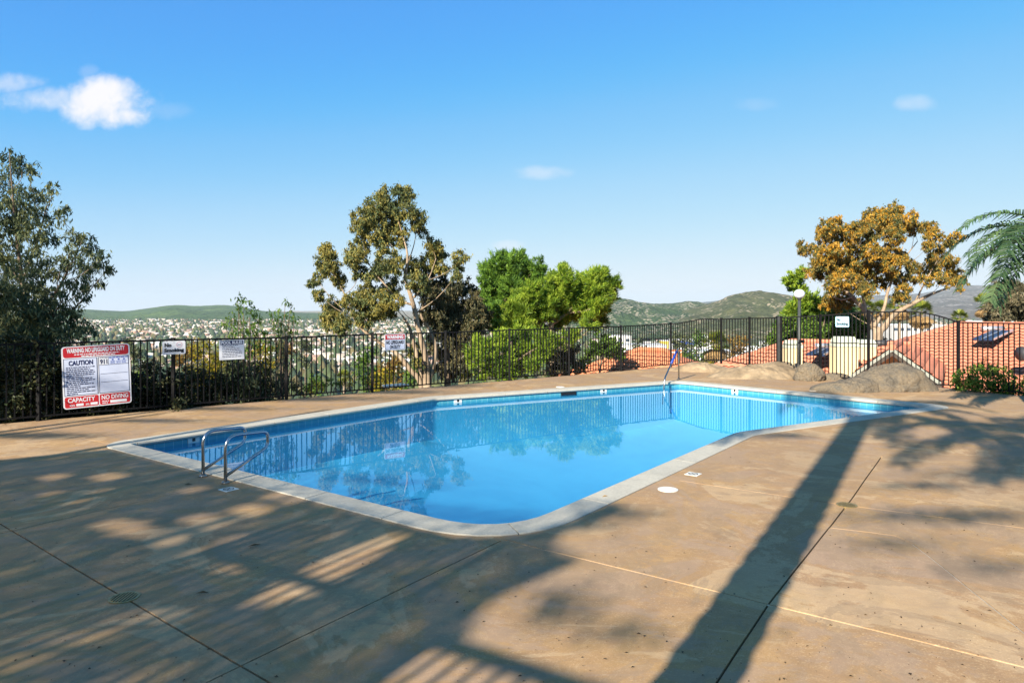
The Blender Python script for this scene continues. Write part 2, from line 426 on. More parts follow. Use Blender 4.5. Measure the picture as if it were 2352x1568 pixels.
M['leaf_euc'] = leafmat('eucalyptus_leaf_olive', [(.065, .10, .045), (.13, .165, .06), (.21, .215, .065), (.33, .265, .06)], .3)
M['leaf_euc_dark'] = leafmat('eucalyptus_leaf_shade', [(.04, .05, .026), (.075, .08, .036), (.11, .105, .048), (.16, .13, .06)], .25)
M['leaf_orange'] = leafmat('eucalyptus_leaf_orange', [(.075, .10, .04), (.15, .16, .05), (.31, .22, .04), (.58, .30, .03)], .3)
M['leaf_pine'] = leafmat('pine_needle_yellow_green', [(.06, .13, .014), (.14, .26, .02), (.27, .40, .03), (.37, .47, .05)], .35)
M['leaf_pine_dark'] = leafmat('pine_needle_green', [(.035, .095, .018), (.08, .18, .024), (.14, .27, .03), (.20, .34, .04)], .3)
M['leaf_gold'] = leafmat('golden_translucent_leaf', [(.32, .22, .07), (.40, .27, .09), (.46, .30, .10), (.40, .30, .10)], .62)  # leaves of unseen trees, coloured to add warm fill light on the deck
M['leaf_shrub'] = leafmat('shrub_leaf', [(.020, .032, .015), (.035, .05, .02), (.06, .075, .028), (.10, .10, .045)], .25)
M['leaf_fresh'] = leafmat('fresh_green_leaf', [(.04, .10, .014), (.075, .16, .022), (.13, .23, .03), (.20, .29, .05)], .4)
M['leaf_yellow'] = leafmat('yellow_green_leaf', [(.10, .12, .015), (.22, .22, .02), (.36, .30, .03), (.48, .34, .03)], .4)
M['leaf_rust'] = leafmat('rust_leaf', [(.12, .07, .02), (.24, .13, .03), (.36, .19, .04), (.30, .22, .05)], .3)
M['leaf_grey'] = leafmat('grey_olive_leaf', [(.06, .06, .035), (.10, .095, .05), (.15, .13, .07), (.19, .155, .09)], .25)
M['leaf_palm'] = leafmat('palm_leaflet', [(.03, .07, .03), (.055, .115, .045), (.085, .155, .06), (.13, .20, .085)], .25, .4)
M['leaf_fan'] = leafmat('fan_palm_leaf', [(.07, .12, .02), (.14, .20, .025), (.22, .26, .035), (.30, .30, .05)], .3)
M['leaf_dead'] = leafmat('dead_palm_leaf', [(.20, .12, .05), (.30, .19, .08), (.38, .25, .11), (.45, .30, .14)], .2)
M['debris'] = leafmat('fallen_bits', [(.03, .02, .012), (.06, .04, .02), (.10, .065, .03), (.14, .09, .04)], .1)

# ------------------------------------------------------------------ layout of the pool terrace
def pxz(u, vb, vt):
    g = G(u, vb); return (g.x, g.y, H - (vt - HZ) / F * g.y)
POST_L = [pxz(398, 940, 780.7), pxz(629, 909.4, 772.5), pxz(809.5, 891.3, 764.7), pxz(976, 878.8, 761), pxz(1138, 869.7, 756.6),
          pxz(1286, 860, 753), pxz(1420, 851.6, 749.6), pxz(1541, 842.4, 743.4)]
fdir = (Vector(POST_L[7]) - Vector(POST_L[0])); fdir.z = 0; fdir.normalize()
fx0 = Vector((POST_L[0][0], POST_L[0][1], 0))
POST_L = [(*(fx0 + fdir * (Vector((p[0], p[1], 0)) - fx0).dot(fdir)).xy, p[2]) for p in POST_L]
sp0 = 2.33
POST_L = [(*(fx0 - fdir * sp0 * k).xy, 1.46) for k in (4, 3, 2, 1)] + POST_L
CORNER = Vector((POST_L[-1][0], POST_L[-1][1], 0))
GATE = G(1790, 863); RC = G(2201, 894); RE = G(2352, 910)
rdir = (RE - RC).normalized()
POOL_PX = [(296, 1019), (1150, 1226), (1690, 993), (2142, 933), (1560, 876.5), (1000, 914.5)]     # ccw seen from above
POOL_C = [G(*p) for p in POOL_PX]
POOL_IN = [v.xy for v in fillet(POOL_C, [.12, .85, 1.2, .12, .25, .3], 8, True)]
if sum(POOL_IN[i - 1].x * POOL_IN[i].y - POOL_IN[i].x * POOL_IN[i - 1].y for i in range(len(POOL_IN))) < 0: POOL_IN.reverse()
COP_W = .34
POOL_OUT = offset_poly(POOL_IN, COP_W)
nl = Vector((-fdir.y, fdir.x, 0))
e0 = fx0 - fdir * 14 + nl * .12
DECK = [Vector((-16, -9)), Vector((17.5, -9)), (RC + rdir * 10.5).xy, (RC + rdir * .0 + Vector((.1, .05, 0))).xy, (GATE + Vector((.1, .1, 0))).xy,
        (CORNER + nl * .12 + Vector((.1, .0, 0))).xy, e0.xy, Vector((-20, 2))]

# ------------------------------------------------------------------ ground
PROF_D = [0, .3, .6, 3, 8, 20, 50, 120, 250, 450, 700, 1500, 2600, 9500]
PROF_Z = [-.10, -.14, -.25, -1.15, -3.2, -7.2, -14, -27, -43, -57, -62, -62, -56, -50]
def terrain_z(x, y):
    x = np.asarray(x, float); y = np.asarray(y, float)
    d = dist_poly(x, y, DECK)
    z = np.interp(np.maximum(d, 0), PROF_D, PROF_Z)
    back = np.clip((-y - 6) / 20, 0, 1)                       # the hill goes on behind the terrace
    z = z * (1 - back) + (-.1 + 6 * back) * back
    z = np.where(d < -.25, -3.2, z)
    amp = np.clip(d / 30, 0, 1) * np.clip(d / 40, .3, 3)
    z = z + amp * (np.sin(x * .05 + 1.3) * np.cos(y * .043) * .6 + np.sin(x * .017 + y * .021) * .7)
    return z
def TZ(x, y): return float(terrain_z(np.array([x]), np.array([y]))[0])
def make_ground():
    th = np.concatenate([np.linspace(-180, -48, 60, endpoint=False), np.linspace(-48, 48, 330, endpoint=False), np.linspace(48, 180, 61)])
    th = np.radians(th)
    r = np.concatenate([np.linspace(.5, 34, 130, endpoint=False), np.geomspace(34, 9400, 110)])
    R, T = np.meshgrid(r, th, indexing='ij'); x, y = R * np.sin(T), R * np.cos(T)
    z = terrain_z(x.ravel(), y.ravel())
    v = np.stack([x.ravel(), y.ravel(), z], 1)
    t = NT('hillside_ground'); p = t.pos()
    n = t.noise(p, .35, 8, .65); big = t.noise(p, .02, 5, .6)
    c = t.ramp(n, [(.3, (.08, .09, .03)), (.5, (.17, .15, .065)), (.7, (.27, .21, .115))])
    far = t.ramp(big, [(.35, (.09, .12, .045)), (.48, (.26, .20, .13)), (.6, (.44, .31, .23)), (.7, (.36, .27, .19))])
    c = t.mix(.55, c, far)
    t.set(Base_Color=c, Roughness=.95); t.bump(n, .5, .1)
    o = link('ground', np_mesh('ground', v, grid_faces(len(r), len(th)), True), t.mat); tag(o, kind='structure')
make_ground()

# ------------------------------------------------------------------ hills
def fbm(x, y, s, oct=5):
    return noise.fractal(Vector((x * s, y * s, 3.7)), 1.0, 2.0, oct)
def hill(name, ridge_px, D, base_r, base_z, mat, seed, rough, nu=220, nr=46, back=1.25):
    us = np.array([p[0] for p in ridge_px]); vs = np.array([p[1] for p in ridge_px])
    uu = np.linspace(us[0], us[-1], nu); vv = np.interp(uu, us, vs)
    k = np.ones(7) / 7; vv = np.convolve(np.pad(vv, 3, 'edge'), k, 'valid')
    verts = []
    for i in range(nr):
        t = i / (nr - 1)
        for j, u in enumerate(uu):
            r0, r1 = base_r, D
            if t < .8: q = t / .8; Y = r0 + (r1 - r0) * q
            else: q = (t - .8) / .2; Y = r1 * (1 + (back - 1) * q)
            x = (u - 1176) / F * Y
            top = H - (vv[j] - HZ) / F * D
            n = fbm(x + seed * 911, Y, 1 / (D * .11), 6)
            n2 = abs(fbm(x + seed * 577, Y * .35, 1 / (D * .05), 5))
            if t < .8:
                s = q * q * (3 - 2 * q) * .35 + q * .65
                z = base_z + (top - base_z) * s + (n * rough - n2 * rough * 1.3) * (top - base_z) * math.sin(math.pi * min(1, q * .96)) * 1.0
                z += fbm(x, Y, 1 / (D * .008), 4) * (top - base_z) * .025 * min(1, 6 * q)
                z = min(z, H - (vv[j] - HZ) / F * Y) if q > .6 else z
            else:
                z = top + fbm(x, r1, 1 / (D * .008), 4) * (top - base_z) * .02 - (top - base_z) * .9 * q
            verts.append((x, Y, z))
    o = link(name, np_mesh(name, np.array(verts), grid_faces(nr, nu), True), mat); tag(o, kind='structure'); return o
def hillmat(name, stops, s, patch=None, pscale=.02, pth=.55, bscale=.04):
    t = NT(name); p = t.pos(); n = t.noise(p, s, 9, .68, .4)
    c = t.ramp(n, stops)
    rv = t.noise(t.pos(scale=(1, .07, .3)), s * 2.6, 8, .7, .8)
    c = t.mix(t.ramp(rv, [(.42, .6), (.52, 0.0)]), c, tuple(x * .38 for x in stops[0][1]))  # darker colour paints shade into the gullies to show relief
    f = t.noise(p, s * 14, 6, .75)
    c = t.mix(.5, c, t.ramp(f, [(.35, tuple(x * .45 for x in stops[0][1])), (.7, tuple(min(1, x * 1.5) for x in stops[-1][1]))]))
    if patch:
        v = t.new('ShaderNodeTexVoronoi'); t.l.new(p, v.inputs['Vector']); v.inputs['Scale'].default_value = pscale * 3
        m = t.math('MULTIPLY', t.ramp(v.outputs['Distance'], [(.30, 1.0), (.50, 0.0)]), t.ramp(t.noise(p, pscale * .25, 5, .65), [(pth, 0.0), (pth + .08, 1.0)]))
        c = t.mix(m, c, patch)
    t.set(Base_Color=c, Roughness=1); t.bsdf.inputs['Specular IOR Level'].default_value = .05
    t.bump(t.math('ADD', t.noise(p, bscale * .3, 8, .72), t.noise(t.pos(scale=(1, .07, .3)), s * 2.6, 8, .7, .8)), 1.0, 45); return t.mat
hill('hill', [(-250, 726), (60, 716), (190, 710), (290, 715), (345, 707), (400, 699.5), (450, 703), (515, 699.5), (560, 705), (600, 714), (650, 717), (745, 719), (800, 730), (900, 742), (1000, 750)],
     4200, 2500, -56, hillmat('green_hill', [(.32, (.03, .075, .035)), (.5, (.075, .15, .045)), (.68, (.17, .24, .07))], .0035), 1, .30)
hill('hill', [(560, 733), (640, 722), (700, 718), (760, 719), (840, 721), (900, 722), (1000, 724), (1100, 722), (1250, 716), (1330, 712), (1420, 716), (1500, 730)],
     5200, 3000, -54, hillmat('far_green_hill', [(.32, (.05, .08, .045)), (.5, (.10, .135, .06)), (.68, (.17, .17, .10))], .0024), 5, .14)
hill('hill', [(1300, 705), (1360, 694), (1390, 686), (1418, 684), (1440, 686), (1472, 694), (1500, 697), (1524, 696.5), (1550, 696), (1582, 691), (1610, 694), (1640, 700), (1690, 712), (1740, 730)],
     2300, 1250, -55, hillmat('rocky_hill', [(.32, (.035, .085, .04)), (.5, (.07, .13, .05)), (.68, (.125, .175, .07))], .006, (.56, .48, .36), .03, .44), 2, .26)
hill('hill', [(1560, 716), (1610, 702), (1652, 690), (1682, 676.5), (1712, 671), (1742, 667.5), (1782, 673), (1812, 678), (1860, 684), (1920, 692), (2000, 706), (2080, 722), (2120, 735)],
     2000, 1000, -55, hillmat('rocky_brown_hill', [(.32, (.055, .095, .04)), (.5, (.11, .14, .055)), (.68, (.21, .20, .09))], .006, (.58, .47, .33), .03, .47), 3, .22)
hill('mountain', [(1560, 702), (1620, 693), (1650, 690), (1668, 687), (1690, 690), (1760, 696), (1820, 700)],
     8200, 5200, -50, hillmat('far_mountain', [(.32, (.08, .09, .08)), (.68, (.16, .15, .12))], .002), 7, .1, 60, 24)
hill('mountain', [(1800, 702), (1900, 690), (2018, 678), (2070, 676), (2118, 674), (2160, 666), (2211, 656), (2240, 655), (2265, 655.5), (2285, 662), (2330, 668), (2420, 672), (2600, 690)],
     6200, 2500, -54, hillmat('purple_mountain', [(.32, (.10, .10, .075)), (.5, (.19, .165, .14)), (.68, (.27, .22, .18))], .003, (.48, .43, .40), .012, .50), 4, .12)

# ------------------------------------------------------------------ deck: concrete slabs between recessed joints
M['sealant'] = plain('pale_joint_filler', (.60, .48, .33), .85, 0, .2, 12)
M['grey_sealant'] = plain('grey_joint_filler', (.34, .30, .25), .85, 0, .3, 12)
JOINTS = [([(-110, 1138), (0, 1202), (285, 1372), (640, 1580)], .016, 'joint', 6),
          ([(1150, 1241), (550, 1530), (330, 1636)], .013, 'joint', 4),
          ([(2025, 1048), (1945, 1160), (1765, 1386), (1600, 1636)], .016, 'joint', 4),
          ([(1158, 1239), (1765, 1387), (2352, 1531), (2560, 1582)], .018, 'sealant', 4),
          ([(1560, 1103), (1945, 1160), (2352, 1212), (2700, 1257)], .015, 'sealant', 4),
          ([(1905, 1211), (2000, 1222), (2058, 1230), (2095, 1248), (2130, 1274), (2352, 1452), (2500, 1570)], .017, 'grey_sealant', 0),
          ([(462, 1120), (200, 1178), (0, 1225), (-200, 1272)], .010, 'joint', 2),
          ([(2025, 1047), (2153, 1025), (2380, 1000)], .010, 'sealant', 3),
          ([(80, 982), (250, 1019)], .010, 'sealant', .3), ([(560, 925), (700, 952)], .010, 'sealant', .3), ([(1120, 865), (1212, 888)], .010, 'sealant', .3),
          ([(1660, 1020), (1840, 1010), (2025, 1047)], .008, 'sealant', 0)]
def make_deck():
    root = thing('deck', (0, 0, 0), 'tan concrete pool deck of large slabs with dark joints', None); root['kind'] = 'structure'
    verts, edges = [], []
    def add(poly, closed):
        k = len(verts)
        for p in poly: verts.append(Vector((p[0], p[1])))
        for i in range(len(poly) - (0 if closed else 1)): edges.append((k + i, k + (i + 1) % len(poly)))
    add(DECK, True); add(offset_poly(POOL_OUT, .006), True)
    lines = []
    for px, w, mt, ext in JOINTS:
        pts = [G(*p).xy for p in px]
        if ext:
            pts[-1] = pts[-1] + (pts[-1] - pts[-2]).normalized() * ext
        d = []
        for a, b in zip(pts, pts[1:]):
            n = max(1, int((b - a).length / .35))
            for k in range(n): d.append(a + (b - a) * k / n)
        d.append(pts[-1])
        d = [p + Vector((noise.noise((p.x * 1.7, p.y * 1.7, 0)), noise.noise((p.x * 1.7, p.y * 1.7, 9)))) * .006 for p in d]
        L, R = [], []
        for i, p in enumerate(d):
            t = (d[min(i + 1, len(d) - 1)] - d[max(i - 1, 0)]).normalized(); n = Vector((-t.y, t.x)) * w / 2
            L.append(p + n); R.append(p - n)
        add(L, False); add(R, False); lines.append((d, w)); 
        mb = MB()
        for i in range(len(d) - 1):
            z = -.006 if mt != 'joint' else -.02
            e = 1.6
            mb.face([(*(d[i] + (L[i] - d[i]) * e), z), (*(d[i] + (R[i] - d[i]) * e), z), (*(d[i + 1] + (R[i + 1] - d[i + 1]) * e), z), (*(d[i + 1] + (L[i + 1] - d[i + 1]) * e), z)])
        mb.build('joint_strip', M[mt], root)
    vo, eo, fo, *_ = geometry.delaunay_2d_cdt(verts, edges, [], 0, 1e-5)
    V = np.array([(p.x, p.y) for p in vo]); Fc = np.array([f for f in fo if len(f) == 3]); C = V[Fc].mean(1)
    keep = in_poly(C[:, 0], C[:, 1], DECK) & ~in_poly(C[:, 0], C[:, 1], offset_poly(POOL_OUT, .006))
    for d, w in lines:
        for i in range(len(d) - 1):
            a, b = d[i], d[i + 1]; e = b - a
            t = np.clip(((C[:, 0] - a.x) * e.x + (C[:, 1] - a.y) * e.y) / e.length_squared, 0, 1)
            keep &= np.hypot(C[:, 0] - a.x - t * e.x, C[:, 1] - a.y - t * e.y) > w * .42
    Fc = Fc[keep]
    par = list(range(len(Fc)))
    def find(a):
        while par[a] != a: par[a] = par[par[a]]; a = par[a]
        return a
    em = {}
    for i, f in enumerate(Fc):
        for k in range(3):
            e = tuple(sorted((int(f[k]), int(f[(k + 1) % 3]))))
            if e in em: par[find(i)] = find(em[e])
            else: em[e] = i
    comp = {}
    for i in range(len(Fc)): comp.setdefault(find(i), []).append(i)
    for ids in comp.values():
        fs = Fc[ids]; area = sum(abs(geometry.area_tri(*[Vector((*V[k], 0)) for k in f])) for f in fs)
        if area < .02: continue
        mb = MB(); idx = {}; dz = random.uniform(-.002, .002)
        for f in fs:
            for k in f:
                if int(k) not in idx: idx[int(k)] = len(mb.v); mb.v.append((V[k][0], V[k][1], dz))
        cnt = {}
        for f in fs:
            a, b, c = (Vector((*V[k], 0)) for k in f)
            f = [int(k) for k in f]
            if (b - a).cross(c - a).z < 0: f.reverse()
            mb.f.append(tuple(idx[k] for k in f)); mb.m.append(0)
            for k in range(3): e = (f[k], f[(k + 1) % 3]); cnt[e] = 1
        for (a, b) in cnt:
            if (b, a) not in cnt: mb.face([(*V[b], dz), (*V[a], dz), (*V[a], -.3), (*V[b], -.3)])
        mb.build('slab', M['deck'], root)
    return root
deck = make_deck()

# ------------------------------------------------------------------ pool
WZ = -.14
def resample(poly_a, poly_b, step):
    A, B = [], []
    n = len(poly_a)
    for i in range(n):
        j = (i + 1) % n; L = (Vector(poly_a[j]) - Vector(poly_a[i])).length; k = max(1, int(L / step))
        for q in range(k): A.append(Vector(poly_a[i]).lerp(Vector(poly_a[j]), q / k)); B.append(Vector(poly_b[i]).lerp(Vector(poly_b[j]), q / k))
    return A, B
def pool_floor_z(x, y):
    c = POOL_IN[0]; s = (Vector((x, y)) - Vector((4.5, 13.5))).length
    return -.95 - .75 * max(0, 1 - (s / 7) ** 2)
def make_pool():
    root = thing('swimming_pool', (G(1150, 1000).x, G(1150, 1000).y, 0), 'angled blue swimming pool with pale concrete coping in the tan deck', 'swimming pool')
    A, B = resample(POOL_IN, POOL_OUT, .12)
    n = len(A); S = [0.0]
    for i in range(n): S.append(S[-1] + (A[(i + 1) % n] - A[i]).length)
    nst = int(S[-1] / 1.22); step = S[-1] / nst; groups = {}
    bed = MB()
    for i in range(n):
        j = (i + 1) % n
        bed.face([(*A[i].lerp(B[i], .06), -.012), (*A[j].lerp(B[j], .06), -.012), (*B[j], -.012), (*B[i], -.012)])
    bed.build('coping_bed', M['grout'], root)
    for k in range(nst):
        s0, s1 = k * step + .005, (k + 1) * step - .005
        pts = []
        def at(s):
            s = s % S[-1]; i = min(n - 1, max(0, np.searchsorted(S, s, 'right') - 1)); t = (s - S[i]) / max(1e-6, S[i + 1] - S[i]); j = (i + 1) % n
            return A[i].lerp(A[j], t), B[i].lerp(B[j], t)
        ss = [s0] + [x for x in S[1:-1] if s0 + .02 < x < s1 - .02] + [s1]
        mb = MB(); zt = .010 + random.uniform(-.0015, .0015); prof = [(0.0, -.062), (-.012, -.05), (-.018, -.025), (-.012, -.002), (.012, zt - .001), (.05, zt), (COP_W - .008, zt), (COP_W, zt - .006), (COP_W, -.05)]
        rows = []
        for s in ss:
            a, b = at(s); d = (b - a).normalized(); rows.append([(*(a + d * q[0]), q[1]) for q in prof])
        for r0, r1 in zip(rows, rows[1:]):
            for q in range(len(prof) - 1): mb.face([r0[q], r1[q], r1[q + 1], r0[q + 1]][::-1])
        mb.face(rows[0]); mb.face(rows[-1][::-1])
        mb.build('coping_stone', M['coping'], root)
    W, _ = resample(offset_poly(POOL_IN, .03), POOL_OUT, .12); n = len(W)
    # waterline tiles with uv along the wall
    me = bpy.data.meshes.new('waterline_tiles'); off = root.location; v = []; f = []; s = 0; uv = []
    for i in range(n):
        j = (i + 1) % n; L = (W[j] - W[i]).length; k = len(v)
        v += [(W[i].x - off.x, W[i].y - off.y, -.20), (W[j].x - off.x, W[j].y - off.y, -.20), (W[j].x - off.x, W[j].y - off.y, -.03), (W[i].x - off.x, W[i].y - off.y, -.03)]
        f.append((k + 3, k + 2, k + 1, k)); uv += [(s, .16), (s + L, .16), (s + L, 0), (s, 0)]; s += L
    me.from_pydata(v, [], f); ul = me.uv_layers.new(name='UVMap')
    for i, c in enumerate(uv): ul.data[i].uv = c
    link('waterline_tiles', me, M['tile'], root)['kind'] = 'stuff'
    wall = MB()
    for i in range(n):
        j = (i + 1) % n
        wall.face([(*W[i], -.2), (*W[j], -.2), (*W[j], pool_floor_z(*W[j])), (*W[i], pool_floor_z(*W[i]))])
    wall.build('pool_wall', M['plaster'], root)
    # floor
    xs = [p.x for p in W]; ys = [p.y for p in W]
    tri = geometry.delaunay_2d_cdt([Vector(p) for p in W] + [Vector((x, y)) for x in np.arange(min(xs), max(xs), .7) for y in np.arange(min(ys), max(ys), .7) if dist_poly(x, y, W) < -.3],
                                   [(i, (i + 1) % n) for i in range(n)], [], 0, 1e-5)
    fl = MB(); fl.v = [(p.x, p.y, pool_floor_z(p.x, p.y)) for p in tri[0]]
    for q in tri[2]:
        c = sum((tri[0][k] for k in q), Vector((0, 0))) / len(q)
        if in_poly(c.x, c.y, W): fl.f.append(tuple(q)); fl.m.append(0)
    fl.build('pool_floor', M['plaster'], root, True)
    # skimmer mouth in the far wall
    a, b = POOL_C[5], POOL_C[4]; t = (b - a).normalized(); nn = Vector((-t.y, t.x, 0))
    c = G(1306, 893.5); c = a + t * (c - a).dot(t)
    if (Vector((4, 13, 0)) - c).dot(nn) < 0: nn = -nn
    MB().box(c - nn * .02 + Vector((0, 0, -.105)), (.46, .03, .085), t, nn).build('skimmer_mouth', M['black'], root)
    # white depth tiles at the waterline
    for (u, v, e) in ((440, 1006, (0, 5)), (1098, 932, (5, 4)), (1457, 907.5, (5, 4)), (1704, 893, (4, 3))):
        a, b = POOL_C[e[0]], POOL_C[e[1]]; t = (b - a).normalized(); nn = Vector((-t.y, t.x, 0))
        if (Vector((3, 12, 0)) - (a + b) / 2).dot(nn) < 0: nn = -nn
        g = G(u, v, -.08); c = a + t * (g - a).dot(t) - nn * .024
        p = MB().box(c + Vector((0, 0, -.095)), (.20, .012, .12), t, nn).build('depth_tile', M['off_white'], root)
        MB().box(c + nn * .008 + Vector((0, 0, -.095)), (.05, .006, .055), t, nn).build('depth_number', M['black'], p)
    tri2 = geometry.delaunay_2d_cdt([Vector(p) for p in W], [(i, (i + 1) % n) for i in range(n)], [], 1, 1e-5)
    wt = MB(); wt.v = [(p.x, p.y, WZ) for p in tri2[0]]
    for q in tri2[2]:
        q = list(q); a, b, c = (Vector((*tri2[0][k], 0)) for k in q[:3])
        if (b - a).cross(c - a).z < 0: q.reverse()
        wt.f.append(tuple(q)); wt.m.append(0)
    o = wt.build('water', M['water']); tag(o, kind='structure')
    return root
pool = make_pool()

# ------------------------------------------------------------------ pool fittings
into = (G(1400, 1102) - G(1225, 1192)); into.z = 0; into.normalize()      # across the pool from the near left edge
def grab_rail(base, label):
    root = thing('grab_rail', base, label, 'grab rail', 'pair of grab rails at the near edge of the pool')
    b = Vector(base); d = into; up = Vector((0, 0, 1))
    P2 = lambda t, z: b + d * t + up * z
    pts = fillet([P2(0, .0), P2(0, .575), P2(.62, .535), P2(.62, .34), P2(0.0, .085)], [0, .17, .13, .13, 0], 9)
    pts = pts[:]
    MB().tube(pts, .021, 12).build('rail_tube', M['steel'], root, True)
    MB().tube([b, b + up * .022], [.05, .044], 18).build('floor_flange', M['steel_worn'], root, True)
grab_rail(G(518, 1109), 'polished steel grab rail beside the no diving tile')
grab_rail(G(466.6, 1094), 'polished steel grab rail, the left one of the pair at the pool edge')
def hand_rail():
    b = G(1559, 871); d = Vector((-.50, -.866, 0)).normalized()
    root = thing('stair_handrail', b, 'steel handrail with blue grip at the far corner of the pool', 'handrail')
    Q = lambda t, z: b + d * t + Vector((0, 0, z))
    pts = fillet([Q(0, 0), Q(0, .86), Q(.12, .90), Q(1.35, .16), Q(1.55, -.55)], [0, .1, .12, .22, 0], 7)
    MB().tube(pts, .023, 12).build('rail_tube', M['steel'], root, True)
    MB().tube([Q(.22, .84), Q(.75, .522)], .034, 12).build('grip_sleeve', M['blue_vinyl'], root, True)
    MB().tube([b, b + Vector((0, 0, .02))], [.055, .05], 18).build('floor_flange', M['steel_worn'], root, True)
hand_rail()
def disc(name, c, r, h, mat, label, cat, group=None, rings=True):
    root = thing(name, c, label, cat, group)
    MB().tube([c + Vector((0, 0, -.02)), c + Vector((0, 0, h))], r, 36).build('rim', mat, root)
    MB().tube([c + Vector((0, 0, h - .004)), c + Vector((0, 0, h + .003))], [r * .84, r * .82], 36).build('lid', mat, root)
    return root
disc('skimmer_lid', G(1534, 1124), .118, .006, M['off_white'], 'white round skimmer lid in the deck beside the near right pool edge', 'skimmer lid')
disc('skimmer_lid', G(1287, 888.6), .12, .008, M['off_white'], 'small white round skimmer lid beyond the far pool edge', 'skimmer lid')
def drain(c, label):
    root = thing('floor_drain', c, label, 'floor drain', 'drain grates in the deck joints')
    ring = MB(); n = 28
    for i in range(n):
        a, b = 2 * math.pi * i / n, 2 * math.pi * (i + 1) / n
        q = [c + Vector((math.cos(x) * r, math.sin(x) * r, .006)) for x, r in ((a, .105), (b, .105), (b, .086), (a, .086))]
        ring.face(q); ring.face([q[0], q[0] - Vector((0, 0, .03)), q[1] - Vector((0, 0, .03)), q[1]])
        ring.face([q[3], q[2], q[2] - Vector((0, 0, .03)), q[3] - Vector((0, 0, .03))])
    ring.build('frame', M['brass'], root)
    MB().tube([c + Vector((0, 0, .0015)), c + Vector((0, 0, .003))], .086, 28).build('drain_well', M['black'], root)
    for k in range(-3, 4):
        x = k * .023; hl = math.sqrt(.086 ** 2 - x * x)
        MB().box(c + Vector((x, 0, .006)), (.010, hl * 2, .006)).build('grate_bar', M['brass'], root)
drain(G(285, 1372), 'bronze drain grate on the long dark joint across the shaded deck')
drain(G(1945, 1159.5), 'bronze drain grate where two joints cross in the sunlit deck')
def frame_xy(ex, ey, org): return lambda x, y, z=0: org + ex * x + ey * y + ex.cross(ey).normalized() * z
def diving_tile(c, ex, label):
    ex = ex.normalized(); ey = Vector((-ex.y, ex.x, 0)); org = c + Vector((0, 0, .004)); q = frame_xy(ex, ey, org)
    root = thing('no_diving_tile', c, label, 'depth marker', 'no diving marker tiles set in the deck')
    MB().box(c + Vector((0, 0, .001)), (.17, .17, .008), ex, ey).build('tile', M['off_white'], root)
    ring = MB(); n = 24
    for i in range(n):
        a, b = 2 * math.pi * i / n, 2 * math.pi * (i + 1) / n
        ring.face([q(math.cos(x) * r, math.sin(x) * r, .003) for x, r in ((a, .062), (b, .062), (b, .050), (a, .050))])
    ring.build('ring', M['black'], root)
    mk = MB()
    mk.face([q(-.042, .038, .0035), q(-.036, .044, .0035), q(.042, -.038, .0035), q(.036, -.044, .0035)])
    mk.face([q(-.03, -.012, .003), q(-.02, -.02, .003), q(.025, .015, .003), q(.015, .026, .003)])
    mk.face([q(-.045, -.03, .003), q(-.03, -.035, .003), q(.0, -.03, .003), q(-.02, -.022, .003)])
    mk.build('diver_mark', M['black'], root)
nd = (POOL_C[1] - POOL_C[0]); nd2 = (POOL_C[2] - POOL_C[1])
diving_tile(G(525, 1123.5), nd, 'white no diving tile in the shaded deck beside the grab rails')
diving_tile(G(1592, 1088.5), nd2, 'white no diving tile in the sunlit deck beyond the white skimmer lid')
diving_tile(G(1958, 890), POOL_C[3] - POOL_C[4], 'pale no diving tile on the far deck in front of the boulders')
diving_tile(G(1870, 897), POOL_C[3] - POOL_C[4], 'pale no diving tile on the far deck nearest the small boulder')
pl = G(906, 886.5)
plate = MB().prism([(pl + fdir * a + nl * b).xy for a, b in ((-.36, -.14), (.36, -.16), (.33, .16), (-.30, .15))], .002, .045)
tag(plate.build('loose_slab', M['off_white'], loc=pl), 'flat pale slab lying on the deck edge under the warning sign', 'slab')
bits = []
for _ in range(900):
    u, v = random.uniform(0, 2352), 900 + 668 * random.random() ** .7
    g = G(u, v)
    if dist_poly(g.x, g.y, POOL_OUT) > .05 and dist_poly(g.x, g.y, DECK) < -.1 and noise.noise((g.x * .5, g.y * .5, 2)) > -.25: bits.append(g)
mb = MB()
for g in bits:
    a = random.uniform(0, 6.28); L = random.choice([.004, .005, .006, .008, .012]) * random.uniform(.7, 1.3); w = L * random.uniform(.25, .7)
    d = Vector((math.cos(a), math.sin(a), 0)); e = Vector((-d.y, d.x, 0)); zz = Vector((0, 0, .004))
    mb.face([g + zz - d * L, g + zz * 2 + e * w, g + zz + d * L, g + zz * 2.4 - e * w])
tag(mb.build('leaf_litter', M['debris']), kind='stuff')
for (u, v, a, L, mt, lb) in ((1390, 1139, .6, .045, 'leaf_dead', 'small dry leaf lying on the sunlit coping'), (432, 1112, .2, .05, 'debris', 'dark twig on the shaded deck left of the grab rails'),
                       (585, 1252, .5, .06, 'debris', 'dark twig on the shaded deck below the dappled light'), (465, 1361, .1, .05, 'debris', 'dark twig on the shaded deck above the second joint')):
    g = G(u, v, .012); d = Vector((math.cos(a), math.sin(a), 0)); e = Vector((-d.y, d.x, 0))
    b = MB().face([g - d * L, g + e * L * .3 + Vector((0, 0, .012)), g + d * L, g - e * L * .3 + Vector((0, 0, .006))]).build('fallen_leaf', M[mt], loc=g)
    tag(b, lb, 'leaf')

